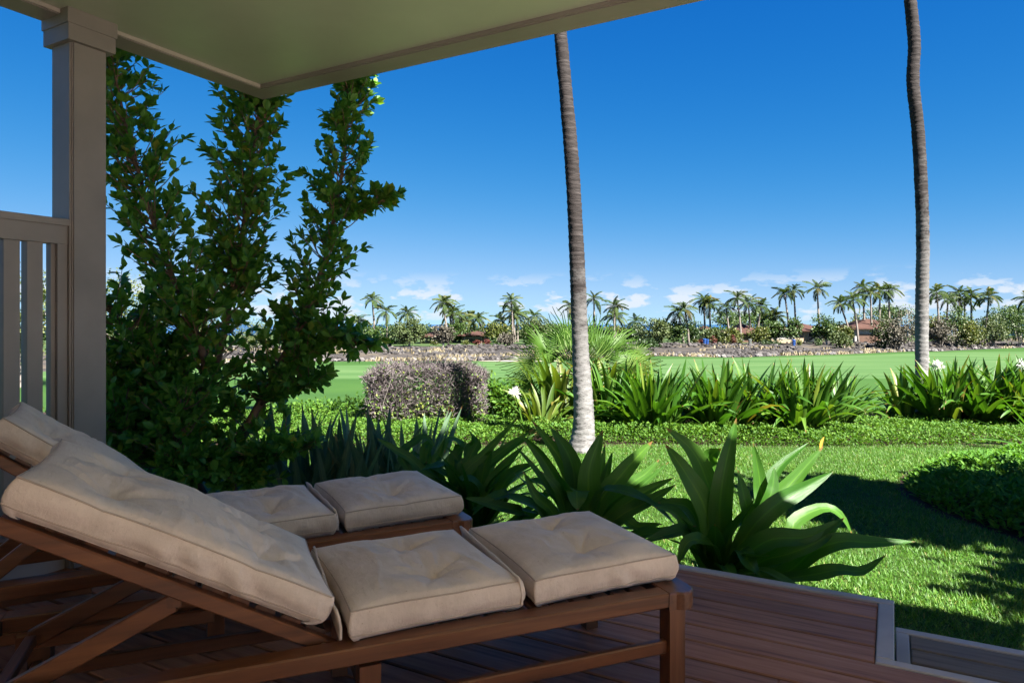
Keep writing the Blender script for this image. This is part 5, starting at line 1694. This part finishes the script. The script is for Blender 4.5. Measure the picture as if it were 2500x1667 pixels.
# trees -------------------------------------------------------------
GT = 'round trees across the fairway'
T = [  # x, top, half width px, distance, material, trunk fraction, label
    (905, 800, 50, 122, 'far_mid', .0, 'grey-green rounded tree at the end of the far treeline by the leafy tree'),
    (965, 793, 38, 132, 'far_dark', .0, 'dark rounded tree behind the slender palm pair'),
    (1000, 781, 58, 118, 'far_olive', .16, 'olive open-crowned tree with a pale leaning trunk on the lava'),
    (1082, 795, 30, 116, 'far_grey', .22, 'bare purple-grey tree with a straight pale trunk'),
    (1112, 790, 42, 140, 'far_mid', .0, 'green tree behind the bare purple-grey one'),
    (1165, 800, 36, 150, 'far_dark', .0, 'dark green tree just behind the bungalow roof'),
    (1216, 792, 38, 132, 'far_yellow', .2, 'yellow flowering tree beside the low bungalow'),
    (1230, 818, 26, 120, 'far_grey', .15, 'small bare thorn tree on the lava in front of the yellow tree'),
    (1300, 782, 50, 130, 'far_olive', .1, 'olive tree behind the left fronds of the fan palm'),
    (1365, 792, 40, 140, 'far_mid', .0, 'green tree directly behind the dark palm trunk'),
    (1450, 792, 46, 138, 'far_dark', .0, 'dark tree behind the right fronds of the fan palm'),
    (1545, 795, 42, 136, 'far_dark', .0, 'dark green tree where the sea first shows'),
    (1602, 781, 42, 124, 'far_olive', .18, 'olive tree with a pale forked trunk at the lava edge'),
    (1590, 832, 30, 122, 'far_dark', .0, 'dark low bush under the olive forked tree'),
    (1655, 777, 46, 140, 'far_mid', .0, 'dense green tree left of the sea gap'),
    (1690, 790, 28, 142, 'far_dark', .0, 'dark tree trailing down towards the blue bins'),
    (1735, 802, 34, 136, 'far_olive', .1, 'pale flowering tree above the blue bins'),
    (1785, 800, 30, 135, 'far_yellow', .1, 'yellow-green tree beside the steep brown roof'),
    (1852, 798, 26, 133, 'far_yellow', .0, 'bamboo-like yellow green clump beside the cream house'),
    (1895, 786, 34, 134, 'far_mid', .25, 'flat-topped green tree over the cream house roof'),
    (1938, 776, 30, 132, 'far_mid', .25, 'tall green tree between the two cream walled houses'),
    (2018, 770, 36, 134, 'far_mid', .12, 'bushy green tree at the tiled roof corner'),
    (2060, 800, 24, 131, 'far_yellow', .1, 'small yellow green tree beside the pale garage house'),
    (2042, 812, 28, 124, 'far_olive', .2, 'low sparse olive tree in front of the driveway'),
    (2090, 770, 30, 150, 'far_yellow', .0, 'yellow green palms clump behind the garage roof'),
    (2195, 765, 55, 126, 'far_grey', .06, 'big bare grey thorn tree by the pale palm trunk'),
    (2160, 776, 40, 128, 'far_olive', .1, 'sparse olive thorn tree over the garage roof'),
    (2300, 778, 36, 134, 'far_grey', .06, 'bare grey thorn tree on the far side of the pale palm trunk'),
    (2335, 752, 52, 140, 'far_mid', .0, 'tall bright green thicket of palms and vines'),
    (2370, 790, 34, 136, 'far_yellow', .0, 'yellow green thicket leaning towards the rock pile'),
    (2425, 768, 42, 142, 'far_olive', .1, 'olive green tree above the dark hedge gap'),
    (2490, 752, 52, 146, 'far_mid', .12, 'large green tree above the rock pile at the end of the treeline'),
    (2560, 760, 60, 146, 'far_dark', .1, 'dark tree past the end of the rock pile'),
    (850, 800, 40, 128, 'far_dark', .0, 'dark tree mostly behind the leafy tree'),
]
for k, (x, top, hwp, Y_, mt, tf, lab) in enumerate(T):
    far_tree(x, top, hwp, Y_, mt, lab, trunk_f=tf, n=3600 if hwp > 30 else 2200, seed=500 + k, group=GT, tm=M['bark_pale'] if tf > .1 else None, name='thorn_tree' if mt == 'far_grey' else 'broadleaf_tree', leaf=.34 if mt != 'far_grey' else .3, shell=.6)
BK = [(830, 800, 60), (925, 797, 55), (1040, 796, 55), (1135, 797, 60), (1265, 792, 60), (1345, 795, 55), (1420, 797, 60), (1510, 798, 55), (1625, 794, 50), (1750, 800, 50), (1830, 797, 55), (1975, 797, 50), (2045, 790, 45), (2120, 788, 55), (2245, 790, 60), (2290, 772, 45), (2400, 772, 55), (2450, 770, 50)]
BT = ['behind the spire of the leafy tree', 'behind the slender palm pair', 'behind the pale trunked olive tree', 'behind the palm clump', 'behind the yellow tree palms', 'behind the fan palm top', 'behind the dark palm trunk', 'behind the fan palm fronds', 'behind the forked olive tree', 'beside the sea gap', 'behind the steep brown roof', 'behind the orange door house', 'behind the driveway trees', 'behind the garage roof', 'behind the grey thorn tree', 'behind the bare thorn pair', 'behind the green thicket', 'behind the rock pile trees']
for k, ((x, top, hwp), lb) in enumerate(zip(BK, BT)):
    far_tree(x, top, hwp, 165 + 12 * (k % 3), ('far_dark', 'far_mid', 'far_dark', 'far_yellow')[k % 4], 'dense backdrop tree ' + lb, n=2600, seed=620 + k, group='backdrop trees', name='backdrop_tree', leaf=.5, lobes=10, shell=.5)
# two umbrella-shaped monkeypod crowns
for k, (x, top, hwp, Y_, lab) in enumerate([(1800, 762, 68, 175, 'wide umbrella-crowned tree behind the steep brown roof'), (1860, 760, 40, 178, 'umbrella-crowned tree merging with its wider neighbour'),
                                            (2165, 743, 66, 180, 'wide umbrella-crowned tree behind the garage house'), (2480, 745, 60, 185, 'umbrella-crowned tree behind the end of the treeline')]):
    far_tree(x, top, hwp, Y_, 'far_mid', lab, trunk_f=.45, n=3600, seed=700 + k, group='umbrella-crowned trees', name='umbrella_tree', leaf=.42, lobes=12, flat=.8, shell=.35, tm=M['bark'])

# feathery acacias at the left, seen past the post and through the railing slats
for k, (x, top, hwp, Y_, lab) in enumerate([(292, 655, 120, 46, 'feathery pale green acacia just past the porch post'), (60, 640, 130, 44, 'feathery acacia seen through the railing slats'),
                                            (330, 770, 70, 54, 'lower feathery acacia behind the leafy tree stems'), (-120, 650, 130, 46, 'feathery acacia seen at the outer slats of the railing'), (480, 770, 70, 74, 'acacia bush glimpsed through the middle of the leafy tree'),
                                            (620, 785, 60, 92, 'acacia bush glimpsed between the leafy tree spires')]):
    far_tree(x, top, hwp, Y_, 'far_acacia', lab, trunk_f=.2, n=5200, seed=800 + k, group='feathery acacias past the fairway edge', name='acacia_tree', leaf=.17, lobes=11, tm=M['bark'], shell=.8)

# low hedges, flower shrubs and bins in front of the houses -----------------
SM = [(1165, 832, 14, 128, 'far_red', 'red flowering shrub in front of the low bungalow'), (1190, 830, 9, 128, 'far_red', 'small red shrub beside the bungalow palm'), (1135, 832, 12, 128, 'far_yellow', 'yellow leaved shrub at the bungalow corner'),
      (1060, 832, 12, 126, 'far_yellow', 'yellow shrub beside the pale trunked olive tree'), (1212, 826, 9, 129, 'far_mid', 'clipped round green bush beside the bungalow'),
      (1742, 822, 8, 131, 'far_red', 'dark red shrub beside the blue bins'), (1708, 830, 8, 131, 'far_red', 'rust red shrub on the bin side of the dark tree'), (1697, 828, 6, 131, 'far_yellow', 'small yellow shrub near the blue bins'),
      (1775, 824, 18, 131, 'far_yellow', 'low mixed shrub under the yellow-green tree'), (1806, 828, 10, 130, 'far_yellow', 'yellow flower shrub in front of the steep roofed house'), (1792, 820, 7, 131, 'far_red', 'maroon shrub in front of the steep roofed house'),
      (1900, 830, 28, 130, 'far_dark', 'long dark clipped hedge in front of the cream house'), (1870, 831, 22, 130, 'far_dark', 'dark clipped hedge near the grey bin'), (2000, 826, 12, 130, 'far_mid', 'round shrub beside the driveway'),
      (2075, 825, 8, 130, 'far_mid', 'small green bush beside the garage wall'), (1950, 830, 10, 129, 'far_yellow', 'small yellow palm bush beside the blue barrel')]
for k, (x, top, hwp, Y_, mt, lab) in enumerate(SM):
    far_tree(x, top, hwp, Y_, mt, lab, n=420, seed=900 + k, group='garden shrubs by the far houses', name='garden_shrub', leaf=.22, lobes=4, cat='shrub')
M['bin_blue'] = paint_mat('blue_plastic', (.01, .05, .2)); M['bin_grey'] = paint_mat('grey_plastic', (.12, .13, .12))
for x, Y_, mt, lab, h_ in ((1720, 130, 'bin_blue', 'blue bin under the pale flowering tree', 1.15), (1726.5, 130.6, 'bin_blue', 'second blue bin, behind its twin', 1.0), (1938, 128, 'bin_blue', 'bright blue barrel in front of the orange door', 1.2), (1831, 129, 'bin_grey', 'pale grey bin at the end of the clipped hedge', 1.1)):
    X_, Yq, z = far(x, Y_)
    t = thing('wheelie_bin', (X_, Yq, z)); tag(t, lab, 'bin', 'bins by the far houses')
    V, F = tube_data([(0, 0, .08), (0, 0, h_ * .5), (0, 0, h_ * .86)], [.26, .30, .33], 8)
    bd = link('body', quick('body', V, F, M[mt]), t)
    V, F = tube_data([(0, 0, h_ * .862), (0, 0, h_ * .93), (0, 0, h_)], [.36, .35, .2], 8)
    link('lid', quick('lid', V, F, M[mt]), t)

# far coconut palms --------------------------------------------------
def far_palm(x, y, Y_, label, group, lean=0.0, sc=1.0, seed=0, base_px=None):
    rs = random.Random(seed)
    X_, Yq, z = far(x + lean, Y_)
    c = at(x, y, Y_)
    base = Vector((X_, Yq, z))
    t = thing('coconut_palm', base); tag(t, label, 'palm', group)
    top = c - base
    path = curve_pts([(0, 0, -.2), (top.x * .28, .1, top.z * .45), (top.x * .75, 0, top.z * .8), tuple(top)], 12)
    V, F = tube_data(path, np.linspace(.24, .13, 12) * (Y_ / 140), 7)
    link('trunk', quick('trunk', V, F, M['palm_far'], smooth=True), t)
    nf = 14 + seed % 5
    for k in range(nf):
        o = link('frond', FR2[(k + seed) % len(FR2)], t)
        g = k / (nf - 1)
        o.location = tuple(top + Vector((0, 0, .1)))
        o.rotation_euler = (R(82 - 112 * g ** .9) + rs.uniform(-.15, .15), rs.uniform(-.3, .3), k * 2.399 + seed * 1.7)
        s_ = rs.uniform(2.2, 3.1) * sc * (1.05 - .25 * (g < .2)) * Y_ / 145; o.scale = (s_, s_, s_)
    return t


FR2 = [frond_mesh(20 + k, droop=d, n=17, ll=.30, w_=.055, hang=h) for k, (d, h) in enumerate(((.25, .35), (.5, .5), (.75, .75), (1.0, .9)))]
CL = [
    ('slender palms beside the leafy tree', [
        (909, 735, 145, 6, 'tallest slender palm standing over the dark treeline beside the leafy tree'), (942, 763, 145, 3, 'slender palm with drooping side fronds beside the tallest one'),
        (995, 768, 150, 2, 'lone small palm over the olive open-crowned tree'), (874, 785, 150, 0, 'half-sunk palm head next to the leafy tree edge')]),
    ('palm clump over the bungalow', [
        (1081, 742, 135, 12, 'tallest palm of the dense clump, over the bare purple-grey tree'), (1096, 755, 142, 8, 'palm crowding directly behind the tallest of the dense clump'), (1105, 768, 140, 4, 'lower palm tucked into the dense clump beside its tallest'),
        (1122, 776, 146, 0, 'middle palm of the dense clump'), (1130, 790, 150, 2, 'shortest palm at the foot of the dense clump'), (1146, 780, 146, 4, 'palm of the clump nearest the bungalow chimney side'), (1168, 782, 134, 22, 'yellowing palm leaning over the low bungalow roof')]),
    ('palms behind the yellow tree', [
        (1249, 738, 138, 3, 'tallest palm behind the yellow flowering tree'), (1252, 765, 142, 5, 'palm directly under the head of the tallest behind the yellow tree'), (1222, 784, 145, 0, 'low palm just above the yellow flowering tree'),
        (1262, 774, 146, 2, 'short palm squeezed behind the pair at the yellow tree'), (1305, 776, 150, 2, 'single palm head over the olive tree by the fan palm')]),
    ('palms over the fan palm', [
        (1450, 734, 140, 2, 'tall palm close beside the dark ringed trunk'), (1500, 752, 136, 0, 'bushy palm with hanging dead skirt over the fan palm'), (1395, 752, 145, 0, 'palm head half hidden behind the dark ringed trunk'),
        (1502, 775, 140, 2, 'lower palm under the bushy one with the dead skirt'), (1552, 790, 165, 0, 'tiny palm head where the treeline dips beside the fan palm')]),
    ('palms over the steep brown roof', [
        (1655, 765, 138, 14, 'shorter palm of the pair above the dense green tree'), (1672, 757, 138, 10, 'taller palm of the pair above the dense green tree'), (1718, 737, 145, 4, 'straight palm over the tiny gabled roof'),
        (1732, 745, 145, 3, 'second palm over the tiny gabled roof, leaning on its neighbour'), (1773, 755, 140, 8, 'low wide palm before the umbrella tree'), (1800, 731, 140, 10, 'tallest palm over the steep brown roof'),
        (1827, 743, 145, 6, 'palm just under the tallest over the steep roof'), (1857, 750, 145, -8, 'palm leaning away at the end of the steep roof row'), (1893, 775, 150, 0, 'stubby palm head over the flat-topped tree')]),
    ('tall thin palms over the orange door house', [
        (1916, 720, 145, 12, 'thin palm overlapping a taller one above the cream houses'), (1938, 712, 145, 6, 'taller of the two overlapping thin palms above the cream houses'), (1995, 708, 142, 6, 'thin palm standing alone above the orange door house')]),
    ('tall palms beside the garage house', [
        (2052, 744, 138, 25, 'low strongly leaning palm beside the garage house'), (2082, 735, 140, 14, 'second leaning palm beside the garage house'), (2106, 706, 145, 6, 'tallest palm of the group beside the garage house'),
        (2125, 718, 142, 4, 'palm with a pale thick trunk in the garage house group'), (2148, 713, 150, 0, 'straight dark trunked palm behind the garage house'), (2170, 711, 150, 2, 'outermost straight palm over the umbrella tree')]),
    ('palms past the pale trunk', [
        (2287, 716, 140, 8, 'palm nearest the pale curving trunk, with hanging side fronds'), (2314, 733, 142, -4, 'short palm between two taller past the pale trunk'), (2342, 720, 145, 0, 'upright middle palm past the pale trunk'),
        (2355, 740, 150, 0, 'sunken palm head over the green thicket'), (2370, 722, 145, 4, 'palm with wind-swept fronds over the green thicket')]),
    ('palms above the last trees', [(2414, 728, 142, -8, 'wind-bent coconut palm standing alone above the last trees'), (2506, 733, 142, 4, 'coconut palm at the very end of the treeline')]),
]
k = 0
for grp, lst in CL:
    for x, y, Y_, lean, lab in lst:
        far_palm(x, y, Y_, lab.replace(' chimney side', ''), grp, lean, seed=k, sc=1.0 + .2 * ((k * 7) % 5 - 2) / 5)
        k += 1

# shade trees standing off to the side of the lawn
for k, (v_, u_, h_, w_, lab) in enumerate([(3.35, 5.5, 4.7, .95, 'slim shade tree at the side of the lawn'), (4.95, 3.7, 4.6, 1.05, 'broad shade tree at the side of the lawn next to the added paving'), (4.8, 5.8, 4.6, 1.4, 'shade tree between the slim tree and the shaded bed')]):
    q = from_deck(v_, u_, -.3)
    bush('shade_tree', tuple(q), w_, w_, h_, 4200, .22, M['far_dark'], lab, 'tree', 'shade trees beside the lawn', seed=950 + k, lobes=7, trunk=3.1, wide=1.3, shell=.8)
